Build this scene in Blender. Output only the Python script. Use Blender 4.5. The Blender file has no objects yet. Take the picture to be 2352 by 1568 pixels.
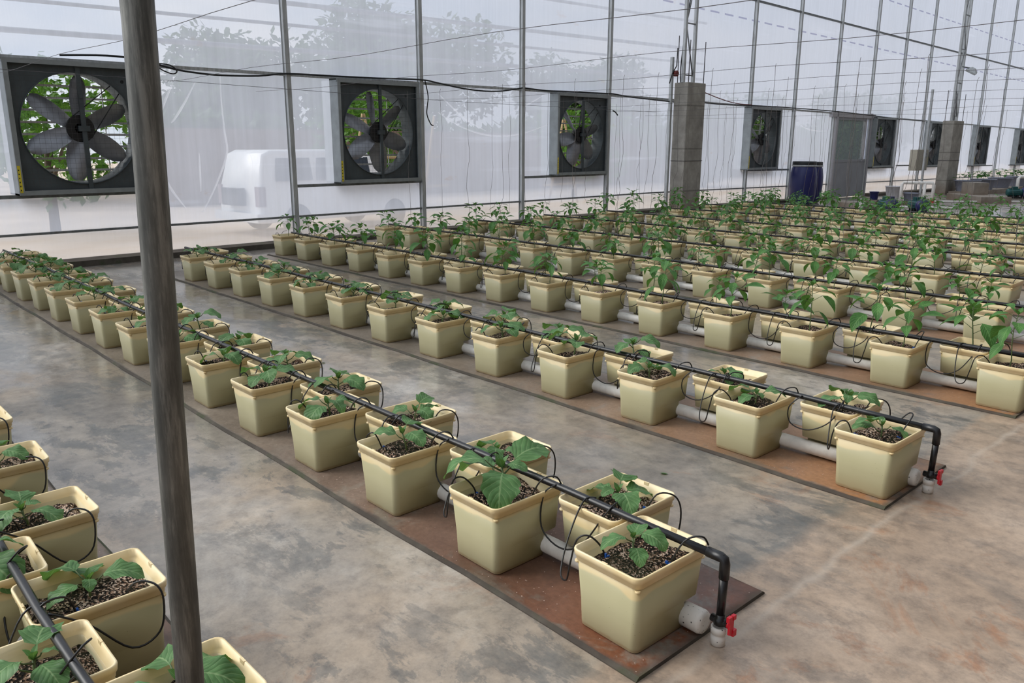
import bpy, math, random
from mathutils import Vector, Matrix, noise
random.seed(7)
S = bpy.context.scene
COL = S.collection
PI = math.pi

# ---------------------------------------------------------------- camera
cd = bpy.data.cameras.new('camera'); cam = bpy.data.objects.new('camera', cd); COL.objects.link(cam)
cd.sensor_width = 36; cd.lens = 28.273; cd.clip_start = .05; cd.clip_end = 400
Rv = Vector((0.6785492, 0.7345518, 0.0021466)); Uv = Vector((-0.1776935, 0.1613091, 0.9707751)); Fv = Vector((-0.7127384, 0.6591001, -0.2399813))
cam.matrix_world = Matrix(((Rv.x, Uv.x, -Fv.x, 0), (Rv.y, Uv.y, -Fv.y, 0), (Rv.z, Uv.z, -Fv.z, 1.40133), (0, 0, 0, 1)))
S.camera = cam

# ---------------------------------------------------------------- sky, sun, exposure
W = bpy.data.worlds.new('sky'); S.world = W; W.use_nodes = True
nt = W.node_tree; nt.nodes.clear()
out = nt.nodes.new('ShaderNodeOutputWorld'); bg = nt.nodes.new('ShaderNodeBackground')
tc = nt.nodes.new('ShaderNodeTexCoord'); mp = nt.nodes.new('ShaderNodeMapping'); mp.inputs['Scale'].default_value = (2.2, 2.2, 6)
nz = nt.nodes.new('ShaderNodeTexNoise'); nz.inputs['Scale'].default_value = 1.6; nz.inputs['Detail'].default_value = 6; nz.inputs['Roughness'].default_value = .55
cr = nt.nodes.new('ShaderNodeValToRGB'); cr.color_ramp.elements[0].position = .40; cr.color_ramp.elements[1].position = .64
cr.color_ramp.elements[0].color = (.62, .72, .85, 1); cr.color_ramp.elements[1].color = (.98, .99, 1, 1)
nt.links.new(tc.outputs['Generated'], mp.inputs['Vector']); nt.links.new(mp.outputs['Vector'], nz.inputs['Vector'])
nt.links.new(nz.outputs['Fac'], cr.inputs['Fac']); nt.links.new(cr.outputs['Color'], bg.inputs['Color'])
bg.inputs['Strength'].default_value = .60
dt = nt.nodes.new('ShaderNodeVectorMath'); dt.operation = 'DOT_PRODUCT'; dt.inputs[1].default_value = Vector((-.60, -.52, .60)).normalized()
nt.links.new(tc.outputs['Generated'], dt.inputs[0])
gr = nt.nodes.new('ShaderNodeMapRange'); gr.interpolation_type = 'SMOOTHSTEP'; gr.inputs['From Min'].default_value = -.5; gr.inputs['From Max'].default_value = .9; gr.inputs['To Min'].default_value = .42; gr.inputs['To Max'].default_value = 1.12
nt.links.new(dt.outputs['Value'], gr.inputs['Value']); nt.links.new(gr.outputs['Result'], bg.inputs['Strength'])
nt.links.new(bg.outputs['Background'], out.inputs['Surface'])
sd = bpy.data.lights.new('sun', 'SUN'); sd.energy = 3.0; sd.angle = math.radians(40); sd.color = (1, .97, .92)
sun = bpy.data.objects.new('sun', sd); COL.objects.link(sun)
sun.rotation_euler = Vector((-.60, -.52, .60)).to_track_quat('Z', 'Y').to_euler()
S.view_settings.view_transform = 'Standard'; S.view_settings.look = 'None'; S.view_settings.gamma = 1
S.view_settings.use_curve_mapping = False; S.view_settings.exposure = 0.0
S.cycles.max_bounces = 6; S.cycles.diffuse_bounces = 3; S.cycles.glossy_bounces = 3; S.cycles.transparent_max_bounces = 12

# ---------------------------------------------------------------- helpers
def lin(c):
    return tuple(((v / 255) / 12.92 if v <= 10 else (((v / 255) + .055) / 1.055) ** 2.4) for v in c) + (1,)

class NT:
    def __init__(s, name):
        s.m = bpy.data.materials.new(name); s.m.use_nodes = True; s.t = s.m.node_tree; s.t.nodes.clear()
        s.out = s.n('OutputMaterial'); s.tc = s.n('TexCoord')
    def n(s, t, **k):
        x = s.t.nodes.new('ShaderNode' + t)
        for a, b in k.items(): setattr(x, a, b)
        return x
    def l(s, a, b): s.t.links.new(a, b)
    def map(s, scale=(1, 1, 1), src='Object', loc=(0, 0, 0)):
        m = s.n('Mapping'); m.inputs['Scale'].default_value = scale; m.inputs['Location'].default_value = loc
        s.l(s.tc.outputs[src], m.inputs['Vector']); return m.outputs['Vector']
    def noise(s, scale, detail=4, rough=.5, vec=None, dist=0):
        x = s.n('TexNoise'); x.inputs['Scale'].default_value = scale; x.inputs['Detail'].default_value = detail
        x.inputs['Roughness'].default_value = rough; x.inputs['Distortion'].default_value = dist
        s.l(vec or s.tc.outputs['Object'], x.inputs['Vector']); return x.outputs['Fac']
    def ramp(s, fac, stops, interp='LINEAR'):
        r = s.n('ValToRGB'); r.color_ramp.interpolation = interp
        e = r.color_ramp.elements
        while len(e) < len(stops): e.new(.5)
        for q, (p, c) in zip(e, stops):
            q.position = p; q.color = c if isinstance(c, tuple) else (c, c, c, 1)
        s.l(fac, r.inputs['Fac']); return r.outputs['Color']
    def mix(s, fac, a, b, mode='MIX'):
        x = s.n('Mix', data_type='RGBA', blend_type=mode)
        for i, v in ((0, fac), (6, a), (7, b)):
            if hasattr(v, 'is_linked'): s.l(v, x.inputs[i])
            else: x.inputs[i].default_value = v
        return x.outputs[2]
    def math(s, op, a, b=0, clamp=False):
        x = s.n('Math', operation=op, use_clamp=clamp)
        for i, v in ((0, a), (1, b)):
            if hasattr(v, 'is_linked'): s.l(v, x.inputs[i])
            else: x.inputs[i].default_value = v
        return x.outputs[0]
    def xyz(s, src='Object'):
        x = s.n('SeparateXYZ'); s.l(s.tc.outputs[src], x.inputs[0]); return x.outputs
    def bsdf(s, col, rough=.5, metal=0, spec=.5, bump=None, bs=.3, bd=.01, **k):
        b = s.n('BsdfPrincipled')
        for nme, v in (('Base Color', col), ('Roughness', rough), ('Metallic', metal), ('Specular IOR Level', spec)):
            if hasattr(v, 'is_linked'): s.l(v, b.inputs[nme])
            else: b.inputs[nme].default_value = v
        for kk, v in k.items(): b.inputs[kk.replace('_', ' ')].default_value = v
        if bump is not None:
            p = s.n('Bump'); p.inputs['Strength'].default_value = bs; p.inputs['Distance'].default_value = bd
            s.l(bump, p.inputs['Height']); s.l(p.outputs[0], b.inputs['Normal'])
        return b
    def end(s, b):
        s.l(b.outputs[0], s.out.inputs['Surface']); return s.m

def simple(name, c, rough=.5, metal=0, var=.12, scale=20, spec=.5):
    n = NT(name); f = n.noise(scale, 3)
    c = lin(c); d = tuple(v * (1 - var * 2) for v in c[:3]) + (1,); e = tuple(min(1, v * (1 + var)) for v in c[:3]) + (1,)
    return n.end(n.bsdf(n.ramp(f, [(.3, d), (.7, e)]), rough, metal, spec))

# ---- materials
def mat_floor():
    n = NT('concrete_floor'); X, Y, Z = n.xyz()
    base = n.ramp(n.noise(.6, 10, .68, dist=.4), [(.34, lin((104, 98, 91))), (.46, lin((138, 130, 120))), (.56, lin((156, 147, 136))), (.66, lin((192, 186, 177)))])
    tan = n.ramp(n.noise(.9, 6, .6, n.map((1, 1, 1), loc=(7, 3, 0)), .5), [(.45, 0.0), (.68, 1.0)])
    base = n.mix(n.math('MULTIPLY', tan, .5), base, lin((178, 150, 118)))
    # walkway beyond the plinth ends is warmer
    edge = n.math('ADD', X, n.math('MULTIPLY', n.noise(3, 4), .10))
    ew = n.ramp(n.math('ADD', edge, 2.2), [(.95, 0.0), (1.0, 1.0)])
    warm = n.ramp(n.noise(1.7, 7, .65), [(.3, lin((136, 116, 98))), (.5, lin((166, 143, 122))), (.7, lin((188, 166, 146)))])
    base = n.mix(n.math('MULTIPLY', ew, .8), base, warm)
    # dark blue grey algae stains, streaked along the beds
    st = n.noise(2.3, 14, .74, n.map((.8, 1.4, 1), loc=(3, 11, 0)), .3)
    stm = n.ramp(st, [(.515, 0.0), (.535, .55), (.60, .85), (.68, 1.0)])
    big = n.ramp(n.noise(.45, 3, .5, n.map(loc=(1.5, 4.2, 0))), [(.36, .15), (.54, 1.0)])
    stm = n.math('MULTIPLY', n.math('MULTIPLY', stm, big), n.math('SUBTRACT', 1.0, n.math('MULTIPLY', ew, .55)))
    base = n.mix(n.math('MULTIPLY', stm, .85), base, lin((74, 80, 82)))
    # rust orange patches
    ru = n.ramp(n.noise(1.9, 8, .7, n.map(loc=(5, 9, 0)), .8), [(.58, 0.0), (.66, 1.0)])
    nearend = n.ramp(n.math('DIVIDE', n.math('ADD', X, 4.5), 4.5), [(.25, 0.1), (.8, 1.0)])
    base = n.mix(n.math('MULTIPLY', n.math('MULTIPLY', ru, nearend), .55), base, lin((150, 96, 56)))
    fine = n.ramp(n.noise(11, 10, .78), [(.36, (.66, .66, .67, 1)), (.5, (.97, .97, .97, 1)), (.62, (1.16, 1.15, 1.14, 1))])
    base = n.mix(1, base, fine, 'MULTIPLY')
    # hairline cracks
    v = n.n('TexVoronoi', feature='DISTANCE_TO_EDGE'); v.inputs['Scale'].default_value = .7
    wv = n.mix(.12, n.map(), n.n('TexNoise').outputs['Color'])
    n.l(wv, v.inputs['Vector'])
    ck = n.ramp(v.outputs['Distance'], [(0, 1.0), (.0035, 0.0)])
    ridge = n.math('ABSOLUTE', n.math('ADD', n.math('ADD', X, 1.10), n.math('MULTIPLY', n.math('SUBTRACT', n.noise(2.2, 5), .5), .16)))
    base = n.mix(n.math('MULTIPLY', n.ramp(ridge, [(.0, 1.0), (.022, 0.0)]), n.math('MULTIPLY', n.noise(1.3, 4), .6)), base, lin((196, 184, 170)))
    base = n.mix(n.math('MULTIPLY', ck, .12), base, lin((90, 84, 78)))
    # wet film near the fan wall
    wet = n.ramp(n.noise(1.1, 7, .6, n.map((.6, 1.5, 1), loc=(2, 0, 0))), [(.40, 0.0), (.50, 1.0)])
    far = n.ramp(n.math('DIVIDE', n.math('MULTIPLY', X, -1), 9), [(.12, 0.0), (.42, 1.0)])
    wm = n.math('MULTIPLY', wet, far)
    base = n.mix(n.math('MULTIPLY', wm, .35), base, lin((120, 118, 116)))
    ro = n.mix(wm, (.50, .50, .50, 1), (.13, .13, .13, 1))
    ro2 = n.mix(n.math('MULTIPLY', stm, .5), ro, (.3, .3, .3, 1))
    return n.end(n.bsdf(base, ro2, 0, .6, n.noise(18, 8, .65), .12, .008))

def mat_slab(name, rust, dark):
    n = NT(name); X, Y, Z = n.xyz()
    base = n.ramp(n.noise(1.6, 7, .65), [(.3, lin((100, 93, 84))), (.5, lin((130, 119, 107))), (.7, lin((156, 144, 130)))])
    # rust is strongest toward the aisle end (local x = 0)
    t = n.math('DIVIDE', n.math('ADD', X, 3.6), 3.6, True)
    t = n.math('MULTIPLY', t, t)
    pat = n.ramp(n.noise(2.6, 7, .65, dist=.6), [(.40, 0.0), (.50, 1.0)])
    base = n.mix(n.math('MULTIPLY', n.math('MULTIPLY', t, pat), .95), base, rust)
    dk = n.ramp(n.noise(1.7, 6, .6, n.map(loc=(4, 4, 0))), [(.45, 0.0), (.6, 1.0)])
    base = n.mix(n.math('MULTIPLY', n.math('MULTIPLY', t, dk), .8), base, dark)
    fine = n.ramp(n.noise(50, 5, .7), [(.3, (.78, .78, .78, 1)), (.65, (1.08, 1.08, 1.08, 1))])
    base = n.mix(1, base, fine, 'MULTIPLY')
    sp = n.n('TexVoronoi'); sp.inputs['Scale'].default_value = 45; n.l(n.tc.outputs['Object'], sp.inputs['Vector'])
    base = n.mix(n.ramp(sp.outputs['Distance'], [(.05, .8), (.10, 0.0)]), base, lin((215, 190, 175)))
    # grimy side faces
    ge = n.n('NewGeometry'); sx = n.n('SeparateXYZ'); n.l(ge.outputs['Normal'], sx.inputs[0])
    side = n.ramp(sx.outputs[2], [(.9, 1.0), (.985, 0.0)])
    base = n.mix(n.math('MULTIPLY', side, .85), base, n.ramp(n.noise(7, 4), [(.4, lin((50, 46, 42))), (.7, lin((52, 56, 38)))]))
    ed = n.math('ABSOLUTE', n.math('SUBTRACT', Y, .2565)); ed = n.math('ADD', ed, n.math('MULTIPLY', n.math('SUBTRACT', n.noise(9, 5, .6), .5), .05))
    ex = n.math('ADD', X, n.math('MULTIPLY', n.math('SUBTRACT', n.noise(9, 5, .6), .5), .05))
    em = n.math('MAXIMUM', n.ramp(ed, [(.304, 0.0), (.322, 1.0)]), n.ramp(n.math('ADD', ex, .5), [(.47, 0.0), (.498, 1.0)]))
    base = n.mix(n.math('MULTIPLY', em, .8), base, n.ramp(n.noise(6, 4), [(.4, lin((66, 60, 54))), (.55, lin((84, 78, 70))), (.7, lin((60, 70, 44)))]))
    ro = n.mix(n.math('MAXIMUM', side, em), n.ramp(n.noise(1.2, 3), [(.4, .25), (.6, .6)]), (.95, .95, .95, 1))
    return n.end(n.bsdf(base, ro, 0, .5, n.noise(30, 6, .6), .3, .006))

def mat_bucket():
    n = NT('cream_plastic'); X, Y, Z = n.xyz(); oi = n.n('ObjectInfo')
    body = n.ramp(n.noise(2.5, 3, .5), [(.3, lin((174, 168, 130))), (.7, lin((188, 182, 146)))])
    yel = n.ramp(n.noise(9, 3), [(.3, lin((208, 184, 134))), (.7, lin((218, 198, 150)))])
    vv = n.n('VectorMath', operation='ADD'); n.l(n.tc.outputs['Object'], vv.inputs[0]); n.l(oi.outputs['Random'], vv.inputs[1])
    zz = n.math('ADD', Z, n.math('MULTIPLY', n.math('SUBTRACT', n.noise(6, 2, .4, vv.outputs[0]), .5), .11))
    m = n.ramp(zz, [(.186, 0.0), (.196, 1.0)])
    c = n.mix(n.math('MULTIPLY', m, .85), body, yel)
    # splashed dirt close to the base, dark specks
    d = n.ramp(n.math('SUBTRACT', Z, n.math('MULTIPLY', n.noise(22, 4), .02)), [(.0, .5), (.006, 0.0)])
    c = n.mix(d, c, lin((150, 120, 84)))
    v = n.n('TexVoronoi'); v.inputs['Scale'].default_value = 60; n.l(vv.outputs[0], v.inputs['Vector'])
    sm = n.math('MULTIPLY', n.ramp(v.outputs['Distance'], [(.04, 1.0), (.09, 0.0)]), n.ramp(n.noise(8, 2), [(.5, 0.0), (.6, 1.0)]))
    c = n.mix(n.math('MULTIPLY', sm, .6), c, lin((110, 96, 66)))
    c = n.mix(n.math('MULTIPLY', n.math('SUBTRACT', oi.outputs['Random'], .5), .25, True), c, lin((176, 168, 130)))
    return n.end(n.bsdf(c, .38, 0, .45, n.noise(90, 2), .04, .001, Subsurface_Weight=0.0))

def mat_rim():
    n = NT('yellowed_rim_plastic')
    c = n.ramp(n.noise(7, 3), [(.25, lin((224, 198, 146))), (.5, lin((238, 216, 168))), (.75, lin((248, 232, 196)))])
    return n.end(n.bsdf(c, .36, 0, .45))

def mat_soil():
    n = NT('potting_mix'); oi = n.n('ObjectInfo')
    vv = n.n('VectorMath', operation='ADD'); n.l(n.tc.outputs['Object'], vv.inputs[0]); n.l(oi.outputs['Location'], vv.inputs[1])
    v = n.n('TexVoronoi'); v.inputs['Scale'].default_value = 210; n.l(vv.outputs[0], v.inputs['Vector'])
    sx = n.n('SeparateColor'); n.l(v.outputs['Color'], sx.inputs[0])
    big = n.noise(9, 3, .5, vv.outputs[0])
    sel = n.math('ADD', sx.outputs[0], n.math('MULTIPLY', n.math('SUBTRACT', big, .5), 1.1))
    g = n.ramp(sel, [(.38, lin((20, 16, 12))), (.54, lin((44, 34, 25))), (.66, lin((98, 74, 56))), (.78, lin((164, 132, 112))), (.92, lin((214, 190, 172)))])
    alg = n.ramp(n.noise(7, 4, .6, vv.outputs[0]), [(.5, 0.0), (.62, 1.0)])
    g = n.mix(n.math('MULTIPLY', alg, .6), g, lin((34, 38, 16)))
    return n.end(n.bsdf(g, .85, 0, .2, v.outputs['Distance'], .9, .004))

def mat_leaf(name, a, b, vein):
    n = NT(name); uv = n.n('UVMap'); s = n.n('SeparateXYZ'); n.l(uv.outputs[0], s.inputs[0])
    u, v = s.outputs[0], s.outputs[1]
    ax = n.math('ABSOLUTE', n.math('SUBTRACT', v, .5))
    rib = n.ramp(ax, [(.012, 1.0), (.035, 0.0)])
    w = n.math('SINE', n.math('MULTIPLY', n.math('SUBTRACT', u, n.math('MULTIPLY', ax, .7)), 44))
    side = n.ramp(w, [(.88, 0.0), (.99, .55)])
    base = n.ramp(n.noise(24, 4), [(.3, a), (.7, b)])
    c = n.mix(n.math('MAXIMUM', rib, side), base, vein)
    p = n.bsdf(c, .52, 0, .35, n.math('ADD', w, n.noise(60, 3)), .25, .002)
    tr = n.n('BsdfTranslucent'); n.l(n.mix(.5, c, lin((120, 170, 50))), tr.inputs['Color'])
    mx = n.n('MixShader'); mx.inputs[0].default_value = .25; n.l(p.outputs[0], mx.inputs[1]); n.l(tr.outputs[0], mx.inputs[2])
    return n.end(mx)

def mat_film():
    n = NT('greenhouse_film'); X, Y, Z = n.xyz()
    st = n.noise(3.0, 6, .6, n.map((1, 3.2, .12)))          # fine vertical streaks
    bl = n.noise(.8, 5, .55)
    f = n.math('ADD', n.math('MULTIPLY', n.math('SUBTRACT', st, .5), .24), n.math('MULTIPLY', n.math('SUBTRACT', bl, .5), .25))
    lw = n.n('LayerWeight'); lw.inputs['Blend'].default_value = .5
    fac = n.math('ADD', f, n.math('ADD', .60, n.math('MULTIPLY', lw.outputs['Facing'], .34)), True)
    # horizontal folds of the sheet
    fo = n.ramp(n.noise(1.2, 3, .5, n.map((1, .25, 3.5))), [(.62, 0.0), (.70, .10)])
    fac = n.math('ADD', fac, fo, True)
    rust = n.math('MULTIPLY', n.ramp(n.noise(2.2, 5, .6, n.map((1, .7, 1.5), loc=(0, 3, 0))), [(.66, 0.0), (.76, .5)]), n.ramp(Z, [(.0, 1.0), (.95, .5)]))
    low = n.ramp(Z, [(.30, .6), (.42, 0.0)])
    strip = n.ramp(n.noise(1.6, 5, .6, n.map((1, .4, 5))), [(.45, 0.0), (.7, .5)])
    col = n.mix(rust, (.74, .79, .92, 1), lin((206, 160, 118)))
    col = n.mix(low, col, lin((226, 214, 202)))  # light from the sandy ground outside, put into the low band's colour
    col = n.mix(n.math('MULTIPLY', low, strip), col, lin((198, 170, 140)))
    # two printed rows of dashes high on the sheet
    dash = n.math('GREATER_THAN', n.math('FRACT', n.math('MULTIPLY', Y, 1.75)), .38)
    row = n.math('ADD', n.math('COMPARE', n.math('ADD', Z, n.math('MULTIPLY', Y, .012)), 4.345), 0)
    row.node.inputs[0].default_value = 0
    zz = n.math('ADD', Z, n.math('MULTIPLY', Y, .012))
    r1 = n.math('LESS_THAN', n.math('ABSOLUTE', n.math('SUBTRACT', zz, 4.345)), .018)
    r2 = n.math('LESS_THAN', n.math('ABSOLUTE', n.math('SUBTRACT', zz, 5.69)), .018)
    pr = n.math('MULTIPLY', n.math('MULTIPLY', n.math('MAXIMUM', r1, r2), dash), n.math('GREATER_THAN', Y, 13.0))
    col = n.mix(n.math('MULTIPLY', pr, .7), col, (.22, .22, .42, 1))
    df = n.n('BsdfDiffuse'); n.l(col, df.inputs['Color'])
    tl = n.n('BsdfTranslucent'); n.l(col, tl.inputs['Color'])
    tr = n.n('BsdfTransparent'); tr.inputs['Color'].default_value = (.97, .98, 1, 1)
    m1 = n.n('MixShader'); m1.inputs[0].default_value = .62; n.l(df.outputs[0], m1.inputs[1]); n.l(tl.outputs[0], m1.inputs[2])
    fac = n.math('MAXIMUM', fac, n.math('MULTIPLY', pr, .8))
    fac = n.math('MAXIMUM', fac, n.math('MULTIPLY', low, .9))
    m2 = n.n('MixShader'); n.l(fac, m2.inputs[0]); n.l(tr.outputs[0], m2.inputs[1]); n.l(m1.outputs[0], m2.inputs[2])
    gl = n.n('BsdfGlossy'); gl.inputs['Roughness'].default_value = .25
    m3 = n.n('MixShader'); m3.inputs[0].default_value = .04; n.l(m2.outputs[0], m3.inputs[1]); n.l(gl.outputs[0], m3.inputs[2])
    return n.end(m3)

def mat_galv(name, a, b, vert=True, rust=.0):
    n = NT(name)
    f = n.noise(30 if vert else 14, 5, .6, n.map((1, 1, .12) if vert else (1, 1, 1)))
    c = n.ramp(f, [(.3, lin(a)), (.7, lin(b))])
    if rust:
        r = n.ramp(n.noise(12, 5, .6, n.map((1, 1, .35))), [(.55, 0.0), (.68, rust)])
        c = n.mix(r, c, lin((104, 82, 62)))
    return n.end(n.bsdf(c, .5, .35, .5, f, .15, .001))

M = {}
M['floor'] = mat_floor()
M['slab_brown'] = mat_slab('rust_brown_concrete', lin((116, 62, 32)), lin((66, 44, 32)))
M['slab_orange'] = mat_slab('rust_orange_concrete', lin((166, 116, 76)), lin((112, 88, 68)))
M['bucket'] = mat_bucket(); M['rim'] = mat_rim(); M['soil'] = mat_soil()
M['egg'] = mat_leaf('aubergine_leaf', lin((66, 104, 56)), lin((100, 142, 86)), lin((130, 160, 108)))
M['pep'] = mat_leaf('pepper_leaf', lin((52, 98, 44)), lin((88, 138, 68)), lin((110, 150, 86)))
M['stem'] = simple('green_stem', (94, 112, 70), .6)
M['film'] = mat_film()
M['galv'] = mat_galv('galvanised_steel', (158, 162, 163), (196, 199, 200), True, .25)
M['galvdark'] = mat_galv('weathered_steel', (104, 108, 110), (138, 142, 144), False, .3)
n = NT('dull_grey_pole'); f = n.noise(9, 8, .72, n.map((6, 6, .55))); g = n.noise(5, 5, .6, n.map((1, 1, .8)))
c = n.mix(.55, n.ramp(f, [(.38, lin((44, 46, 45))), (.5, lin((92, 94, 91))), (.62, lin((160, 161, 156)))]), n.ramp(g, [(.35, lin((70, 73, 73))), (.65, lin((122, 122, 117)))]))
M['pole'] = n.end(n.bsdf(c, .6, .1, .4, f, .3, .001))
M['black'] = simple('black_polyethylene', (24, 24, 27), .35, 0, .1)
M['tube'] = simple('black_rubber_tube', (20, 20, 22), .4)
M['pvc'] = simple('white_pvc', (236, 233, 228), .35, 0, .06, 30)
M['pvcdirty'] = None
n = NT('speckled_white_pvc'); v = n.n('TexVoronoi'); v.inputs['Scale'].default_value = 70; n.l(n.map((1, 1.6, 1)), v.inputs['Vector'])
c = n.mix(n.math('MULTIPLY', n.ramp(v.outputs['Distance'], [(.14, 1.0), (.22, 0.0)]), n.ramp(n.noise(20, 3), [(.42, 0.0), (.5, 1.0)])), lin((220, 214, 206)), lin((48, 44, 42)))
M['pvcdirty'] = n.end(n.bsdf(c, .45))
M['red'] = simple('red_plastic', (206, 24, 44), .35, 0, .05)
M['blue'] = simple('blue_plastic', (34, 86, 170), .4)
M['yellow'] = simple('yellow_tape', (216, 196, 52), .5)
M['barrel'] = simple('dark_blue_plastic', (30, 36, 92), .35, 0, .08, 4)
M['blacklid'] = simple('black_lid_plastic', (22, 26, 30), .45)
M['fanframe'] = simple('fan_galvanised', (146, 152, 154), .45, .3, .08, 8)
M['fandark'] = simple('fan_dark_steel', (80, 88, 92), .5, .3, .1, 6)
M['blade'] = simple('fan_blade_steel', (150, 152, 158), .35, .6, .12, 8)
M['motor'] = simple('black_motor', (22, 23, 26), .5)
M['slat'] = simple('pale_grey_slat', (226, 228, 228), .4, .2, .06)
M['wire'] = simple('thin_dark_wire', (76, 72, 74), .6)
M['string'] = simple('grey_string', (112, 106, 104), .8)
M['cable'] = simple('black_cable', (18, 20, 22), .5)
M['redcable'] = simple('red_cable', (110, 40, 36), .5)
M['conc'] = mat_slab('raw_concrete', lin((150, 146, 138)), lin((120, 116, 110)))
n = NT('cast_concrete'); c = n.ramp(n.noise(3.5, 7, .65), [(.3, lin((124, 120, 114))), (.55, lin((150, 146, 138))), (.75, lin((172, 168, 160)))])
z = n.xyz()[2]; c = n.mix(n.ramp(n.math('ABSOLUTE', n.math('SUBTRACT', n.math('FRACT', n.math('MULTIPLY', z, 1.15)), .5)), [(.012, .55), (.02, 0.0)]), c, lin((86, 82, 76)))
c = n.mix(n.ramp(n.math('ADD', z, n.math('MULTIPLY', n.noise(4), .3)), [(.15, .6), (.6, 0.0)]), c, lin((122, 100, 80)))
M['pillar'] = n.end(n.bsdf(c, .8, 0, .3, n.noise(25, 5), .3, .005))
M['door'] = simple('door_grey_metal', (142, 144, 150), .5, .2, .06, 3)
M['doorframe'] = simple('aluminium', (170, 168, 172), .45, .3, .05)
M['box'] = simple('beige_enamel', (168, 162, 146), .5, 0, .05)
M['green'] = simple('green_pump_paint', (30, 84, 84), .4, .1, .1, 9)
M['tub'] = simple('grey_plastic_tub', (138, 142, 158), .45, 0, .06)
M['whitebucket'] = simple('white_bucket_plastic', (206, 204, 208), .4, 0, .05)
M['car'] = simple('white_car_paint', (246, 246, 246), .25, 0, .02)
M['carglass'] = simple('dark_car_glass', (46, 54, 64), .1, 0, .1)
M['tyre'] = simple('dark_tyre', (34, 34, 38), .7)
M['taillight'] = simple('grey_red_lamp_glass', (150, 130, 136), .2)
M['sand'] = simple('pale_sandy_ground', (214, 196, 178), .9, 0, .10, .6)
M['tree'] = mat_leaf('tree_leaf', lin((40, 84, 26)), lin((96, 142, 42)), lin((112, 158, 60)))
M['treedark'] = mat_leaf('hedge_leaf', lin((38, 66, 34)), lin((74, 104, 52)), lin((86, 120, 60)))
M['bark'] = simple('pale_bark', (96, 84, 70), .85)
M['bamboo'] = simple('bamboo_pole', (176, 148, 104), .6)
M['brick'] = simple('faded_brown_wall', (132, 112, 100), .85, 0, .12, 3)
n = NT('clouded_glass'); g = n.n('BsdfGlossy'); g.inputs['Roughness'].default_value = .2; t = n.n('BsdfTransparent'); d = n.n('BsdfDiffuse'); d.inputs['Color'].default_value = lin((126, 140, 144))
a = n.n('MixShader'); n.l(n.ramp(n.noise(5, 5, .6, n.map((1, 2, .5))), [(.3, .35), (.7, .7)]), a.inputs[0]); n.l(t.outputs[0], a.inputs[1]); n.l(d.outputs[0], a.inputs[2])
b = n.n('MixShader'); b.inputs[0].default_value = .08; n.l(a.outputs[0], b.inputs[1]); n.l(g.outputs[0], b.inputs[2])
M['glass'] = n.end(b)
n = NT('film_crease'); d = n.n('BsdfTranslucent'); d.inputs['Color'].default_value = (.95, .95, .97, 1); t = n.n('BsdfTransparent'); a = n.n('MixShader'); a.inputs[0].default_value = .45
n.l(t.outputs[0], a.inputs[1]); n.l(d.outputs[0], a.inputs[2]); M['crease'] = n.end(a)

# ---- mesh builder
def catmull(P, k=4):
    P = [Vector(p) for p in P]; Q = []
    for i in range(len(P) - 1):
        a = P[max(i - 1, 0)]; b = P[i]; c = P[i + 1]; d = P[min(i + 2, len(P) - 1)]
        for j in range(k):
            t = j / k
            Q.append(.5 * ((2 * b) + (c - a) * t + (2 * a - 5 * b + 4 * c - d) * t * t + (3 * b - a - 3 * c + d) * t ** 3))
    Q.append(P[-1]); return Q

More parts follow.
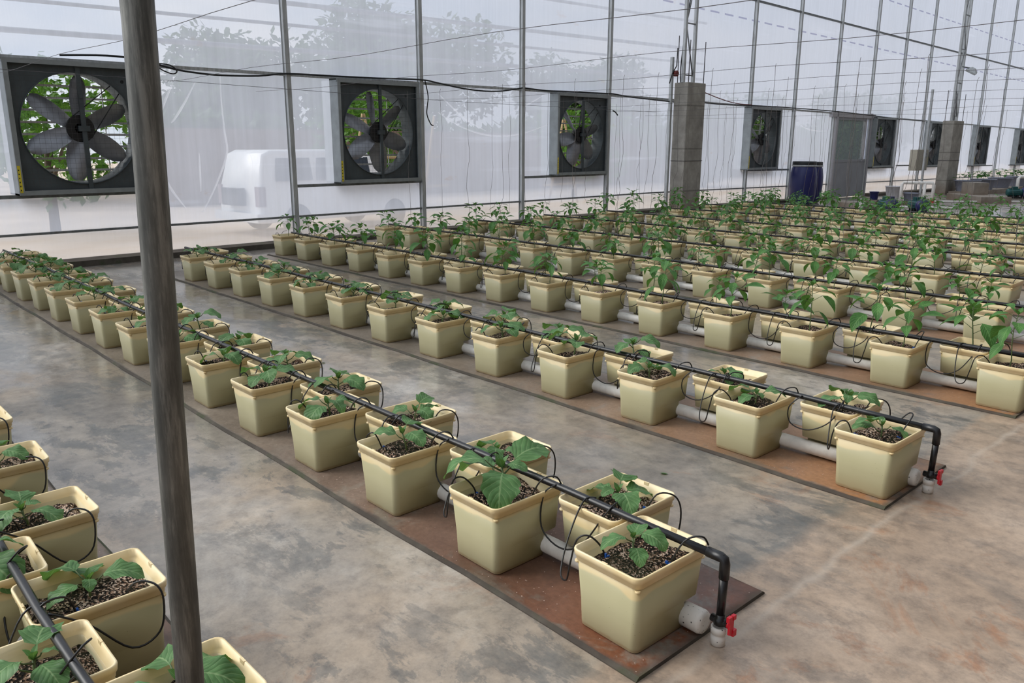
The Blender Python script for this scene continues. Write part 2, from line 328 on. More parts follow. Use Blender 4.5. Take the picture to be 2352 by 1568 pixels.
class MB:
    def __init__(s): s.v = []; s.f = []; s.sm = []; s.uv = {}
    def face(s, idx, sm=False): s.f.append(tuple(idx)); s.sm.append(sm)
    def box(s, x0, x1, y0, y1, z0, z1, Mx=None):
        b = len(s.v)
        for p in ((x0, y0, z0), (x1, y0, z0), (x1, y1, z0), (x0, y1, z0), (x0, y0, z1), (x1, y0, z1), (x1, y1, z1), (x0, y1, z1)):
            q = Vector(p); s.v.append(tuple(Mx @ q if Mx else q))
        for f in ((0, 3, 2, 1), (4, 5, 6, 7), (0, 1, 5, 4), (1, 2, 6, 5), (2, 3, 7, 6), (3, 0, 4, 7)): s.face([b + i for i in f])
        return s
    def loops(s, L, cap0=True, cap1=True, sm=True):
        b = len(s.v); n = len(L[0])
        for l in L: s.v.extend(tuple(p) for p in l)
        for i in range(len(L) - 1):
            for j in range(n):
                k = (j + 1) % n
                s.face((b + i * n + j, b + i * n + k, b + (i + 1) * n + k, b + (i + 1) * n + j), sm)
        if cap0: s.face([b + j for j in reversed(range(n))])
        if cap1: s.face([b + (len(L) - 1) * n + j for j in range(n)])
        return s
    def tube(s, P, r, n=6, sm=True, caps=True):
        P = [Vector(p) for p in P]; rr = r if isinstance(r, (list, tuple)) else [r] * len(P)
        L = []; up = None
        for i, p in enumerate(P):
            d = (P[min(i + 1, len(P) - 1)] - P[max(i - 1, 0)]).normalized()
            if up is None: up = Vector((0, 0, 1)) if abs(d.z) < .9 else Vector((1, 0, 0))
            a = d.cross(up)
            if a.length < 1e-4: a = d.cross(Vector((1, .2, 0)))
            a.normalize(); bb = a.cross(d).normalized(); up = bb
            L.append([p + (a * math.cos(2 * PI * j / n) + bb * math.sin(2 * PI * j / n)) * rr[i] for j in range(n)])
        return s.loops(L, caps, caps, sm)
    def lathe(s, prof, c=(0, 0, 0), n=24, axis='z', caps=True):
        L = []
        for r, h in prof:
            l = []
            for j in range(n):
                a = 2 * PI * j / n; x, y = r * math.cos(a), r * math.sin(a)
                q = (x, y, h) if axis == 'z' else ((h, x, y) if axis == 'x' else (y, h, x))
                l.append((c[0] + q[0], c[1] + q[1], c[2] + q[2]))
            L.append(l)
        return s.loops(L, caps, caps, True)
    def mesh(s, name, mat):
        me = bpy.data.meshes.new(name); me.from_pydata(s.v, [], s.f); me.polygons.foreach_set('use_smooth', s.sm)
        if s.uv:
            u = me.uv_layers.new(name='UVMap')
            for li, l in enumerate(me.loops):
                u.data[li].uv = s.uv.get(l.vertex_index, (0, .5))
        me.materials.append(mat); me.update(); return me
    def build(s, name, mat, parent=None, loc=None):
        o = bpy.data.objects.new(name, s.mesh(name, mat)); COL.objects.link(o)
        if parent: o.parent = parent
        if loc: o.location = loc
        return o

def place(name, me, parent=None, loc=None, rz=0):
    o = bpy.data.objects.new(name, me); COL.objects.link(o)
    if parent: o.parent = parent
    if loc: o.location = loc
    if rz: o.rotation_euler.z = rz
    return o
def tag(o, label=None, cat=None, group=None, kind=None):
    if label: o['label'] = label
    if cat: o['category'] = cat
    if group: o['group'] = group
    if kind: o['kind'] = kind
    return o
def empty(name, loc=(0, 0, 0), rz=0):
    o = bpy.data.objects.new(name, None); COL.objects.link(o); o.location = loc; o.rotation_euler.z = rz; o.empty_display_size = .1
    return o
def struct(o): o['kind'] = 'structure'; return o
ORD = ['first', 'second', 'third', 'fourth', 'fifth', 'sixth', 'seventh', 'eighth', 'ninth', 'tenth', 'eleventh', 'twelfth', 'thirteenth', 'fourteenth', 'fifteenth', 'sixteenth', 'seventeenth', 'eighteenth', 'nineteenth', 'twentieth']

def wx(Y): return -10.300 - .02086 * Y          # interior face line of the fan wall
def zf(Y): return -.013 - max(0, Y - 14) * .0115  # the floor falls slightly to the right
def zs(Y): return -max(0, Y - 14) * .0110        # wall frame follows it

# ---------------------------------------------------------------- floor, outside ground
m = MB()
xs = [-13, -9, -6, -3, 0, 3]; ys = [-4, 0, 4, 8, 11, 14, 20, 26, 32, 42, 52]
xs = [None, -9, -6, -3, 0, 3]
for y in ys:
    for x in xs: m.v.append((wx(y) - .05 if x is None else x, y, zf(y)))
for i in range(len(ys) - 1):
    for j in range(len(xs) - 1):
        a = i * len(xs) + j; m.face((a, a + 1, a + 1 + len(xs), a + len(xs)))
struct(m.build('floor', M['floor']))
m = MB().box(-80, wx(0) - .9, -40, 90, -.9, -.5)
struct(m.build('floor_outside', M['sand']))
# low concrete kerb under the wall
m = MB()
for a, b, h, d in ((-2, 2.2, .08, .10), (2.2, 4.2, .07, .16), (4.2, 6.4, .07, .13), (6.4, 8.6, .06, .15), (8.6, 10.7, .07, .12), (10.7, 15, .07, .15), (15, 21.9, .06, .15), (24.4, 31, .07, .2), (31, 46, .06, .15)):
    L = [[(wx(y) - .06, y, zf(y) - .3), (wx(y) + d, y, zf(y) - .3), (wx(y) + d - .01, y, zf(y) + h), (wx(y) - .06, y, zf(y) + h + .015)] for y in (a, b)]
    m.loops(L, sm=False)
struct(m.build('baseboard_fan_wall', M['conc']))

m = MB().box(6.0, 6.15, -14, 46, -.3, 7.5)  # added unseen dark wall behind the camera, shades the bucket sides facing it
struct(m.build('wall_added_shade', simple('added_shade_brown', (92, 76, 60), .9, 0, .15, 6)))
# ---------------------------------------------------------------- film wall
FANC = [2.815, 6.885, 11.40, 18.02, 25.08, 29.40, 34.1, 39.3]
FW = 1.43
holes = [(c - FW / 2, c + FW / 2, .83, 2.27) for c in FANC] + [(22.0, 24.3, -.5, 2.27)]
holes.sort()
def fcell(m, y0, y1, z0, z1):
    k = max(1, int((y1 - y0) / 1.5)); q = max(1, int((z1 - z0) / .8)); b = len(m.v)
    for j in range(q + 1):
        for i in range(k + 1):
            y = y0 + (y1 - y0) * i / k; z = z0 + (z1 - z0) * j / q
            m.v.append((wx(y) - .045, y, z + zs(y)))
    for j in range(q):
        for i in range(k):
            a = b + j * (k + 1) + i; m.face((a, a + 1, a + k + 2, a + k + 1), True)
m = MB(); y = -3
for (a, b, z0, z1) in holes:
    fcell(m, y, a, .03, 2.27)
    if z0 > 0: fcell(m, a, b, .03, .83)
    y = b
fcell(m, y, 46, .03, 2.27); fcell(m, -3, 46, 2.27, 8.5)
wall = struct(m.build('wall_fans', M['film']))
CR = [[(8.12, 1.86), (8.56, 1.66), (9.04, 1.54), (9.54, 1.51), (10.06, 1.57), (10.63, 1.72)], [(8.12, 2.15), (8.39, 1.96), (8.7, 1.76), (9.14, 1.59)],
      [(9.43, 1.8), (9.9, 1.97), (10.27, 2.11), (10.6, 2.26)], [(4.57, 2.23), (4.56, 1.92), (4.57, 1.54), (4.58, 1.26), (4.44, .94), (4.3, .69), (4.18, .51)],
      [(4.24, 2.13), (4.1, 1.9), (3.95, 1.69), (3.89, 1.63)], [(3.96, 2.1), (3.86, 1.92), (3.8, 1.78)], [(3.74, 1.01), (3.83, .8), (3.98, .58)], [(4.21, 1.27), (4.19, .78)],
      [(19.9, 2.0), (20.4, 1.85), (21.1, 1.8), (21.7, 1.82)]]
for c_ in CR:
    P = catmull([(wx(a) - .042, a, b + zs(a)) for a, b in c_], 5); w = .012
    m = MB()
    L = len(P)
    for i, p in enumerate(P):
        ww = w * (1.3 - abs(i / (L - 1) - .5) * 1.6); t = (P[min(i + 1, L - 1)] - P[max(i - 1, 0)]).normalized(); nn = Vector((0, -t.z, t.y)) * ww
        m.v += [tuple(p + nn), tuple(p + Vector((.008, 0, 0))), tuple(p - nn)]
    for i in range(L - 1):
        a = i * 3; m.face((a, a + 1, a + 4, a + 3), True); m.face((a + 1, a + 2, a + 5, a + 4), True)
    m.build('film_crease', M['crease'], wall)

# posts
POST = [1.0, 3.47, 5.50, 7.75, 9.95, 12.28, 17.48, 19.62, 21.87, 24.15, 26.31, 28.39, 31.2, 33.85, 36.5, 39.2, 42]
desc = ['left of the leftmost fan', 'behind the grey pole', 'behind the white vehicle', 'right of the second fan', 'between second and third fan', 'right of the third fan',
        'left of the fourth fan', 'behind the blue barrels', 'left of the door', 'right of the door', 'right of the fifth fan', 'behind the beige control box', 'just right of second concrete pillar', 'right of it, before the seventh fan', 'right of the seventh fan', 'at the right picture edge', 'beyond the eighth fan']
for Y, dsc in zip(POST, desc):
    m = MB().box(-.035, .03, -.032, .032, zf(Y) - .02, 8.5)
    m.box(-.038, -.03, -.045, .045, zf(Y) - .02, 8.5)
    o = m.build('wall_post', M['galv'], loc=(wx(Y), Y, 0))
    tag(o, 'square steel post of the film wall, ' + dsc, 'post', 'steel posts of the film wall')
def rail(y0, y1, z, h, d, mat, name, label):
    L = [[(wx(y) - d, y, z + zs(y) - h), (wx(y) - .002, y, z + zs(y) - h), (wx(y) - .002, y, z + zs(y) + h), (wx(y) - d, y, z + zs(y) + h)] for y in [y0 + (y1 - y0) * i / 12 for i in range(13)]]
    o = MB().loops(L, sm=False).build(name, M[mat]); tag(o, label, 'rail'); return o
rail(-3, 21.95, .385, .013, .04, 'galvdark', 'wall_rail', 'thin low steel rail clamping the film near the ground, left of the door')
rail(24.35, 46, .385, .013, .04, 'galvdark', 'wall_rail', 'thin low steel rail clamping the film near the ground, right of the door')
rail(-3, 46, 2.285, .02, .04, 'galv', 'wall_rail', 'long steel rail above the fans along the film wall')
rail(14.9, 46, 4.60, .022, .04, 'galvdark', 'wall_rail', 'upper steel rail crossing the right half of the film wall')
for (a, b, q) in ((.9, 3.45, 'leftmost'), (5.5, 7.72, 'second'), (9.95, 12.25, 'third'), (17.45, 19.6, 'fourth'), (24.2, 26.3, 'fifth'), (26.6, 28.3, 'beige control box before the sixth'), (28.5, 30.9, 'sixth'), (33.3, 36.2, 'seventh'), (38.4, 41, 'eighth')):
    rail(a, b, .805 if 'box' not in q else .86, .02, .04, 'galvdark', 'fan_rail', 'short steel rail under the %s fan of the film wall' % q)

# ---------------------------------------------------------------- exhaust fans
def ring_panel(m, x, s, r, n=48):
    b = len(m.v)
    for j in range(n):
        a = 2 * PI * j / n; c, q = math.cos(a), math.sin(a)
        k = s / max(abs(c), abs(q)); m.v.append((x, r * c, r * q)); m.v.append((x, k * c, k * q))
    for j in range(n):
        k = (j + 1) % n; m.face((b + 2 * j, b + 2 * j + 1, b + 2 * k + 1, b + 2 * k))
def fan_meshes():
    H = FW / 2; D = {}
    m = MB()
    for s_ in (-1, 1):
        a, b = sorted((s_ * H, s_ * (H - .018))); m.box(-.40, 0, a, b, -.72, .72); m.box(-.40, 0, -H, H, *sorted((s_ * .72, s_ * .702)))
        a, b = sorted((s_ * (H - .001), s_ * (H - .05))); m.box(-.012, .012, a, b, -.72, .72); m.box(-.012, .011, -H, H, *sorted((s_ * .72, s_ * .67)))
    D['casing'] = m.mesh('casing', M['fanframe'])
    m = MB(); ring_panel(m, -.05, H - .02, .61)
    L = [[(x, r * math.cos(2 * PI * j / 48), r * math.sin(2 * PI * j / 48)) for j in range(48)] for x, r in ((-.05, .62), (-.03, .615), (-.05, .605), (-.30, .60))]
    m.loops(L, False, False); D['shroud'] = m.mesh('shroud', M['fandark'])
    blades = []
    for k in range(6):
        a0 = 2 * PI * k / 6 + .42; m = MB(); L = []
        for i in range(9):
            t = i / 8; r = .09 + .49 * t; c = .075 + .055 * math.sin(PI * min(1, t * .9 + .1)) - .03 * (t > .95); pt = .75 - .35 * t
            row = []
            for j in range(5):
                u = (j - 2) / 2; off = u * c; cam_ = .018 * (1 - u * u)
                tang = off * math.cos(pt); x = off * math.sin(pt) - .16 + cam_
                ca, sa = math.cos(a0), math.sin(a0); row.append((x, r * ca - tang * sa, r * sa + tang * ca))
            L.append(row)
        b = 0
        for row in L: m.v += row
        for row in L: m.v += [(x - .004, y, z) for x, y, z in row]
        for i in range(8):
            for j in range(4):
                a = i * 5 + j; m.face((a, a + 1, a + 6, a + 5), True); a += 45; m.face((a, a + 5, a + 6, a + 1), True)
        blades.append(m.mesh('blade', M['blade']))
    D['blades'] = blades
    m = MB().lathe([(.05, -.24), (.10, -.22), (.10, -.12), (.06, -.10), (.06, -.06)], axis='x', n=20)
    m.lathe([(.145, -.085), (.15, -.08), (.15, -.065), (.145, -.06)], axis='x', n=32); D['hub'] = m.mesh('hub', M['motor'])
    m = MB().box(-.052, -.028, -.025 + .03, .025 + .03, -.70, .70).box(-.06, -.02, -.03, .09, -.03, .03)
    for z in (-.4, .35): m.box(-.03, -.02, .01, .05, z - .02, z + .02)
    D['strut'] = m.mesh('strut', M['fandark'])
    m = MB().lathe([(.03, -.28), (.085, -.27), (.085, -.10), (.06, -.09), (.02, -.08), (.02, -.05)], (0, .50, .53), 20, 'x').box(-.24, -.12, .40, .62, .60, .69)
    m.lathe([(.04, -.075), (.045, -.07), (.04, -.06)], (0, .50, .53), 16, 'x'); D['motor'] = m.mesh('motor', M['motor'])
    m = MB(); d = Vector((0, .50, .53)).normalized(); p = Vector((0, -d.z, d.y))
    for s_ in (-1, 1): m.tube([Vector((-.068, 0, 0)) + p * .148 * s_, Vector((-.068, .50, .53)) + p * .042 * s_], .006, 5)
    D['belt'] = m.mesh('belt', M['motor'])
    m = MB()
    for k in range(10): z = -.60 + k * .134; m.box(-.44, -.33, -.68, .68, z - .004, z + .004); m.box(-.335, -.328, -.68, .68, z - .012, z + .012)
    m.box(-.34, -.33, .35, .36, -.6, .62)
    D['louver_shutter'] = m.mesh('louver_shutter', M['slat'])
    m = MB(); q = H - .04
    for k in range(25):
        t = -q + 2 * q * k / 24
        m.tube([(-.005, t, -.66), (-.005, t, .66)], .0011, 3, False, False); m.tube([(-.004, -q, t * .97), (-.004, q, t * .97)], .0011, 3, False, False)
    D['wire_guard'] = m.mesh('wire_guard', M['wire'])
    D['label_base'] = MB().box(.012, .0135, -H + .006, -H + .036, -.69, -.40).mesh('warning_label', M['yellow'])
    m = MB()
    for k in range(6): m.box(.0135, .0142, -H + .012, -H + .022, -.67 + k * .043, -.655 + k * .043)
    D['ticks'] = m.mesh('label_mark', M['motor'])
    return D
FD = fan_meshes()
fl = ['large exhaust fan, leftmost in the film wall, right edge behind the grey pole', 'exhaust fan in the film wall beside the white vehicle, second from left', 'exhaust fan left of the first concrete pillar, third from left',
      'exhaust fan left of the blue barrels, right of the first pillar', 'exhaust fan directly right of the grey door', 'exhaust fan between control box and second concrete pillar', 'exhaust fan right of the second concrete pillar', 'exhaust fan at the far right picture edge']
for i, (Y, lb) in enumerate(zip(FANC, fl)):
    r = empty('exhaust_fan', (wx(Y) + .15, Y, 1.545 + zs(Y))); r.rotation_euler.z = .0209
    tag(r, lb, 'fan', 'exhaust fans in the film wall')
    for k in ('casing', 'shroud', 'hub', 'strut', 'motor', 'belt', 'louver_shutter', 'wire_guard'): place(k, FD[k], r)
    for b in FD['blades']:
        o = place('blade', b, r); o.rotation_euler.x = (0, .25, -.2, .1, .3, 0, .2, .1)[i]
    o = place('warning_label', FD['label_base'], r); o['label'] = 'yellow warning label'; place('label_mark', FD['ticks'], o)

# ---------------------------------------------------------------- door
d = empty('door_1', (wx(23.15), 23.15, zf(23))); struct(d); d.rotation_euler.z = .0209
m = MB().box(-.06, .05, -1.15, -1.07, 0, 2.36).box(-.06, .05, 1.07, 1.15, 0, 2.36).box(-.06, .05, -1.45, 1.35, 2.22, 2.34)
m.box(-.05, .03, .78, .84, 1.05, 2.22)
m.build('door_frame', M['doorframe'], d)
MB().box(-.03, .01, -1.07, 1.07, .02, 1.0).box(-.035, .02, -1.07, 1.07, 1.0, 1.07).box(-.035, .02, -1.07, -.99, 1.07, 2.22).box(-.035, .02, -1.07, .8, 2.15, 2.22).build('door_panel', M['door'], d)
MB().box(-.012, -.006, -.99, .79, 1.07, 2.15).build('door_pane', M['glass'], d)
MB().box(-.012, -.006, .84, 1.07, 1.05, 2.2).build('door_side_panel', M['film'], d)
MB().tube([(.02, .7, 1.02), (.06, .7, 1.02), (.06, .60, 1.02)], .01).build('door_handle', M['doorframe'], d)

# ---------------------------------------------------------------- concrete pillars with lattice columns
def pillar(x0, x1, y0, y1, top, lb):
    z = zf((y0 + y1) / 2); cx, cy = (x0 + x1) / 2, (y0 + y1) / 2
    o = MB().box(x0 - cx, x1 - cx, y0 - cy, y1 - cy, 0, top - z).build('concrete_pillar', M['pillar'], loc=(cx, cy, z))
    bv = o.modifiers.new('b', 'BEVEL'); bv.width = .012; bv.segments = 2
    for a in (-1, 1):
        for b in (-1, 1):
            MB().tube([(a * (x1 - x0) * .4, b * (y1 - y0) * .42, top - z), (a * (x1 - x0) * .4, b * (y1 - y0) * .42 + .01 * a, top - z + .92 - .1 * (a > 0))], .009, 6).build('reinforcing_bar', M['wire'], o)
    MB().box(x0 - cx - .006, x1 - cx + .006, y0 - cy - .006, y1 - cy + .006, 1.05, 1.062).build('binding_wire', M['wire'], o)
    tag(o, lb, 'pillar', 'concrete pillars by the film wall'); return cx, cy
def lattice(cx, cy, z0, lb, g=.15):
    r = empty('lattice_column', (cx, cy, z0)); tag(r, lb, 'column', 'lattice steel columns')
    for s_ in (-1, 1):
        MB().box(-.03, .03, s_ * g - .03, s_ * g + .03, 0, 7).build('column_chord', M['galv'], r)
    m = MB()
    for k in range(7):
        z = .15 + k; m.box(-.012, .012, -g + .03, g - .03, z - .012, z + .012)
        a, b = (-g + .03, g - .03) if k % 2 else (g - .03, -g + .03)
        m.tube([(0, a, z + .02), (0, b, z + .96)], .014, 5)
    m.build('column_bracing', M['galvdark'], r); return r
px, py = pillar(-10.54, -10.2, 14.32, 14.95, 2.61, 'square concrete pillar behind the plants, left and nearer of the two')
r = lattice(px + .02, py - .12, 2.61, 'welded lattice column on top of the left concrete pillar', .17)
m = MB(); m.tube(catmull([(-.05, .12, 2.3), (-.06, .02, 1.6), (-.07, -.06, 1.2), (-.06, -.12, .9), (-.08, -.16, .3), (-.06, -.17, 0)], 4), .012, 5)
m.build('cable', M['cable'], r)
o = MB().box(-.03, .03, -.03, .03, 0, 3.12).build('short_post', M['galv'], loc=(wx(14.2) + .06, 14.2, zf(14)))
tag(o, 'short square steel post touching the left side of the first concrete pillar', 'post')
MB().lathe([(.03, -.02), (.06, -.015), (.06, .05), (.03, .06)], (.045, .06, 2.80), 14, 'x').build('winch_drum', M['redcable'], o)
MB().tube([(.03, -.1, 2.6), (.04, -.03, 2.8), (.05, .09, 2.95), (.05, .10, 3.3)], .012, 5).build('winch_lever', M['motor'], o)
px2, py2 = pillar(-10.12, -9.78, 27.9, 28.75, 2.10, 'square concrete pillar farther right, beyond the pumps')
r2 = lattice(px2, py2, 2.10, 'welded lattice column with floodlight on the right concrete pillar', .22)
o = MB().box(-.03, .03, -.03, .03, 0, 3.2).build('short_post', M['galv'], loc=(-10.35, 27.4, zf(27)))
tag(o, 'short square steel post left of the far concrete pillar', 'post')
fl_ = empty('floodlight', (px2 + .22, py2 + .35, 3.62)); tag(fl_, 'grey floodlight clamped to the far lattice column', 'floodlight')
fl_.rotation_euler = (.2, .5, .3)
L = [[(a * s_, b * s_, z) for a, b in ((-.16, -.2), (.16, -.2), (.16, .2), (-.16, .2))] for z, s_ in ((.1, .35), (.02, .85), (0, 1), (-.05, 1))]
MB().loops(L, sm=False).build('lamp_housing', M['galv'], fl_)
MB().box(-.14, .14, -.18, .18, -.056, -.05).build('lamp_glass', M['glass'], fl_)
MB().tube([(-.05, 0, .06), (-.3, -.2, .02)], .02, 6).build('bracket', M['galvdark'], fl_)

# electric cable strung along the top rail
def cable(pts, r, name, label, mat='cable', off=.05, k=4):
    P = catmull([(wx(a) + off, a, b) for a, b in pts], k)
    o = MB().tube(P, r, 6).build(name, M[mat]); return tag(o, label, 'cable')
cable([(2.7, 2.33), (3.2, 2.36), (3.55, 2.34), (3.95, 2.26), (4.24, 2.23), (4.55, 2.22), (5.05, 2.24), (5.46, 2.29), (6.17, 2.30), (6.9, 2.31), (7.72, 2.33), (8.04, 2.30), (8.57, 2.24), (9.04, 2.22), (9.44, 2.24), (9.9, 2.31)], .013, 'power_cable', 'black power cable sagging along the rail, left part to fifth post')
cable([(9.97, 2.31), (10.49, 2.29), (11.06, 2.30), (12.16, 2.31), (12.36, 2.31), (12.97, 2.27), (14.36, 2.23)], .014, 'power_cable', 'black power cable running over the third fan to the concrete pillar')
cable([(15.1, 2.26), (16.29, 2.24), (17.41, 2.26), (19.51, 2.26), (21.96, 2.24), (24.24, 2.19), (26.18, 2.13), (28.3, 2.11)], .014, 'power_cable', 'black power cable between the two concrete pillars over door and fans')
cable([(15.2, 2.5), (16.0, 2.36), (16.7, 2.28), (17.4, 2.27)], .010, 'thin_red_cable', 'thin red cable drooping from the left concrete pillar to the rail', 'redcable', .09)
cable([(3.70, 2.31), (3.80, 2.24), (3.93, 2.20), (3.98, 2.24), (3.9, 2.30), (3.75, 2.31)], .008, 'cable_loop', 'small loop of black cable right of the grey pole', off=.07)
cable([(7.80, 2.34), (7.86, 2.1), (7.84, 1.95), (7.83, 1.82), (7.90, 1.68), (7.95, 1.66)], .009, 'hanging_cable', 'short loose cable end hanging beside the second fan', off=.04)
cable([(12.35, 2.0), (12.42, 1.98), (12.5, 1.92)], .012, 'hanging_cable', 'stub of black cable sticking out right of the third fan', off=.05)

# control box
b = empty('control_box', (wx(28.2) + .1, 28.1, .70 + zs(28))); tag(b, 'beige electric control box on a post left of the far pillar', 'control box')
MB().box(-.1, .12, -.5, .42, 0, .66).build('box_body', M['box'], b)
MB().box(.12, .13, .0, .38, .02, .64).build('box_door', M['box'], b); MB().box(.13, .135, .10, .30, .42, .55).build('meter_window', M['carglass'], b)

# ---------------------------------------------------------------- planting beds
def rr(lx, ly, r, z, clip=None, n=4):
    P = []
    for cx, cy, a0 in ((lx / 2 - r, ly / 2 - r, 0), (-lx / 2 + r, ly / 2 - r, 90), (-lx / 2 + r, -ly / 2 + r, 180), (lx / 2 - r, -ly / 2 + r, 270)):
        for i in range(n + 1):
            a = math.radians(a0 + 90 * i / n); y = cy + r * math.sin(a)
            P.append((cx + r * math.cos(a), min(y, clip) if clip is not None else y, z))
    return P
m = MB().loops([rr(.203, .263, .018, 0, .070), rr(.213, .274, .022, .005, .070), rr(.219, .280, .022, .086, .070), rr(.2195, .2805, .022, .088), rr(.233, .299, .021, .216), rr(.217, .283, .018, .218), rr(.2075, .271, .018, .150)], True, True)
KS = (1.03, 1.035, 1.02)
def scl(m): m.v = [(a * KS[0], b * KS[1], c * KS[2]) for a, b, c in m.v]; return m
BODY = scl(m).mesh('bucket_body', M['bucket'])
m = MB().loops([rr(.234, .300, .021, .211), rr(.239, .305, .022, .212), rr(.241, .307, .022, .2265), rr(.2475, .3135, .023, .228), rr(.2505, .3165, .024, .2435), rr(.248, .314, .023, .2468), rr(.238, .304, .021, .2462), rr(.232, .298, .019, .226), rr(.219, .285, .018, .221), rr(.215, .281, .018, .19)], False, False)
for sx in (-1, 1):
    for sy in (-1, 1):
        m.lathe([(.006, .200), (.008, .202), (.008, .2075)], (sx * .111, sy * .143, 0), 8)
for sy in (-1, 1): m.box(-.010, .010, sy * .1535 - .003, sy * .1535 + .003, .228, .2475)
RIM = scl(m).mesh('bucket_rim', M['rim'])
SOIL = []
for q in range(3):
    m = MB(); nx, ny = 22, 27
    for j in range(ny + 1):
        for i in range(nx + 1):
            x = (i / nx - .5) * .214; y = (j / ny - .5) * .282
            e = min(1, min(.107 - abs(x), .141 - abs(y)) / .03)
            z = .190 + .014 * noise.noise(Vector((x * 14 + q * 5, y * 14, q))) + .012 * e + .004 * noise.noise(Vector((x * 90, y * 90, q * 3))) + .010 * (noise.noise(Vector((x * 5, y * 5, q * 9))) > .1)
            m.v.append((x, y, z + (random.random() - .5) * .003))
    for j in range(ny):
        for i in range(nx):
            a = j * (nx + 1) + i; m.face((a, a + 1, a + nx + 2, a + nx + 1), True)
    SOIL.append(scl(m).mesh('potting_soil', M['soil']))

# leaves
def leaf(m, base, az, pitch, L, Wd, droop, shape, wav, rnd, fold=.25, nu=9, nv=6):
    b = len(m.v); d = Vector((math.cos(az), math.sin(az), 0)); sd_ = Vector((-math.sin(az), math.cos(az), 0)); p = Vector(base); a = pitch
    tw = rnd.uniform(-.35, .35)
    for i in range(nu + 1):
        t = i / nu
        if shape == 'egg': w = Wd * (math.sin(PI * min(1, t ** .78)) ** .62) * (1 + .09 * math.sin(t * 22 + 1))
        else: w = Wd * (math.sin(PI * t ** .80) ** 1.05)
        if i in (0, nu): w = Wd * .03
        ca, sa = math.cos(a), math.sin(a); up = Vector((-d.x * sa, -d.y * sa, ca)); s2 = (sd_ * math.cos(tw) + up * math.sin(tw))
        n2 = up * math.cos(tw) - sd_ * math.sin(tw)
        for j in range(nv + 1):
            v = j / nv * 2 - 1
            q = p + s2 * (v * w) + n2 * (abs(v) * w * fold + wav * w * math.sin(t * 14 + v * 2 + az * 3) * abs(v))
            m.v.append(tuple(q)); m.uv[len(m.v) - 1] = (t, j / nv)
        p = p + (d * ca + Vector((0, 0, sa))) * (L / nu); a -= droop / nu
    for i in range(nu):
        for j in range(nv):
            q = b + i * (nv + 1) + j; m.face((q, q + 1, q + nv + 2, q + nv + 1), True)
def eggplant(seed, k=1.0, spec=None):
    rnd = random.Random(seed); st = MB(); lf = MB(); H = rnd.uniform(.055, .085) * k
    lean = Vector((rnd.uniform(-.02, .02), rnd.uniform(-.02, .02), 0))
    ax = [Vector((0, 0, -.02)), lean * .4 + Vector((0, 0, H * .5)), lean + Vector((0, 0, H))]
    st.tube(ax, [.0042 * k, .0036 * k, .003 * k], 6)
    N = rnd.choice((4, 5, 5)); az = rnd.uniform(0, 6.3)
    L_ = spec or [(az + i * 2.4 + rnd.uniform(-.3, .3), rnd.uniform(.085, .12) if i < 4 else .05) for i in range(N)]
    for i, (a, ln) in enumerate(L_):
        ln *= k; t = .55 + .45 * i / max(1, len(L_) - 1); b0 = ax[1].lerp(ax[2], max(0, (t - .5) * 2))
        pl = ln * .42; e = b0 + Vector((math.cos(a) * pl * .8, math.sin(a) * pl * .8, pl * .62)); mid = b0.lerp(e, .5) + Vector((math.cos(a), math.sin(a), 0)) * .006
        st.tube([b0, mid, e], [.0024 * k, .002 * k, .0018 * k], 5)
        leaf(lf, e, a, rnd.uniform(.1, .5), ln, ln * .37, rnd.uniform(.9, 1.8), 'egg', .13, rnd, .10, 12, 6)
    for i in range(3): leaf(lf, ax[2], az + i * 2.1, 1.15, .035 * k, .010 * k, .3, 'egg', .05, rnd, .3, 5, 4)
    return st.mesh('plant_stem', M['stem']), lf.mesh('leaf_crown', M['egg'])
def pepper(seed, H, n, k=1.0):
    rnd = random.Random(seed); st = MB(); lf = MB(); lx, ly = rnd.uniform(-.03, .03), rnd.uniform(-.03, .03)
    ax = [Vector((lx * (t ** 2), ly * t + .006 * math.sin(t * 7), -.02 + (H + .02) * t)) for t in (0, .25, .5, .75, 1)]
    st.tube(ax, [.0034, .003, .0026, .0022, .0018], 5); a = rnd.uniform(0, 6.3)
    for i in range(n):
        t = .50 + .50 * (i / (n - 1)) ** .7; z = t * 4; b0 = ax[min(3, int(z))].lerp(ax[min(4, int(z) + 1)], z - int(z)) if t < 1 else ax[4]
        ln = rnd.uniform(.055, .085) * k * (1.1 - .45 * (i / n)); pl = ln * .45
        e = b0 + Vector((math.cos(a) * pl, math.sin(a) * pl, pl * rnd.uniform(.2, .7)))
        st.tube([b0, e], [.0014, .0011], 4)
        leaf(lf, e, a, rnd.uniform(-.7, .35) + .5 * i / n, ln, ln * rnd.uniform(.22, .31), rnd.uniform(.5, 1.3), 'pep', .04, rnd, .25, 6, 4)
        a += 2.4 + rnd.uniform(-.3, .3)
    for i in range(4): leaf(lf, ax[4], a + i * 1.6, .8, .032 * k, .007 * k, .4, 'pep', 0, rnd, .3, 4, 2)
    return st.mesh('plant_stem', M['stem']), lf.mesh('leaf_crown', M['pep'])
EGG = [eggplant(i + 11, 1.14) for i in range(7)]
PEP = [pepper(40 + i, random.uniform(.20, .29), random.choice((9, 11, 12)), 1.5) for i in range(7)]
PEPT = [pepper(80 + i, random.uniform(.26, .38), random.choice((15, 17, 20)), 1.4) for i in range(6)]

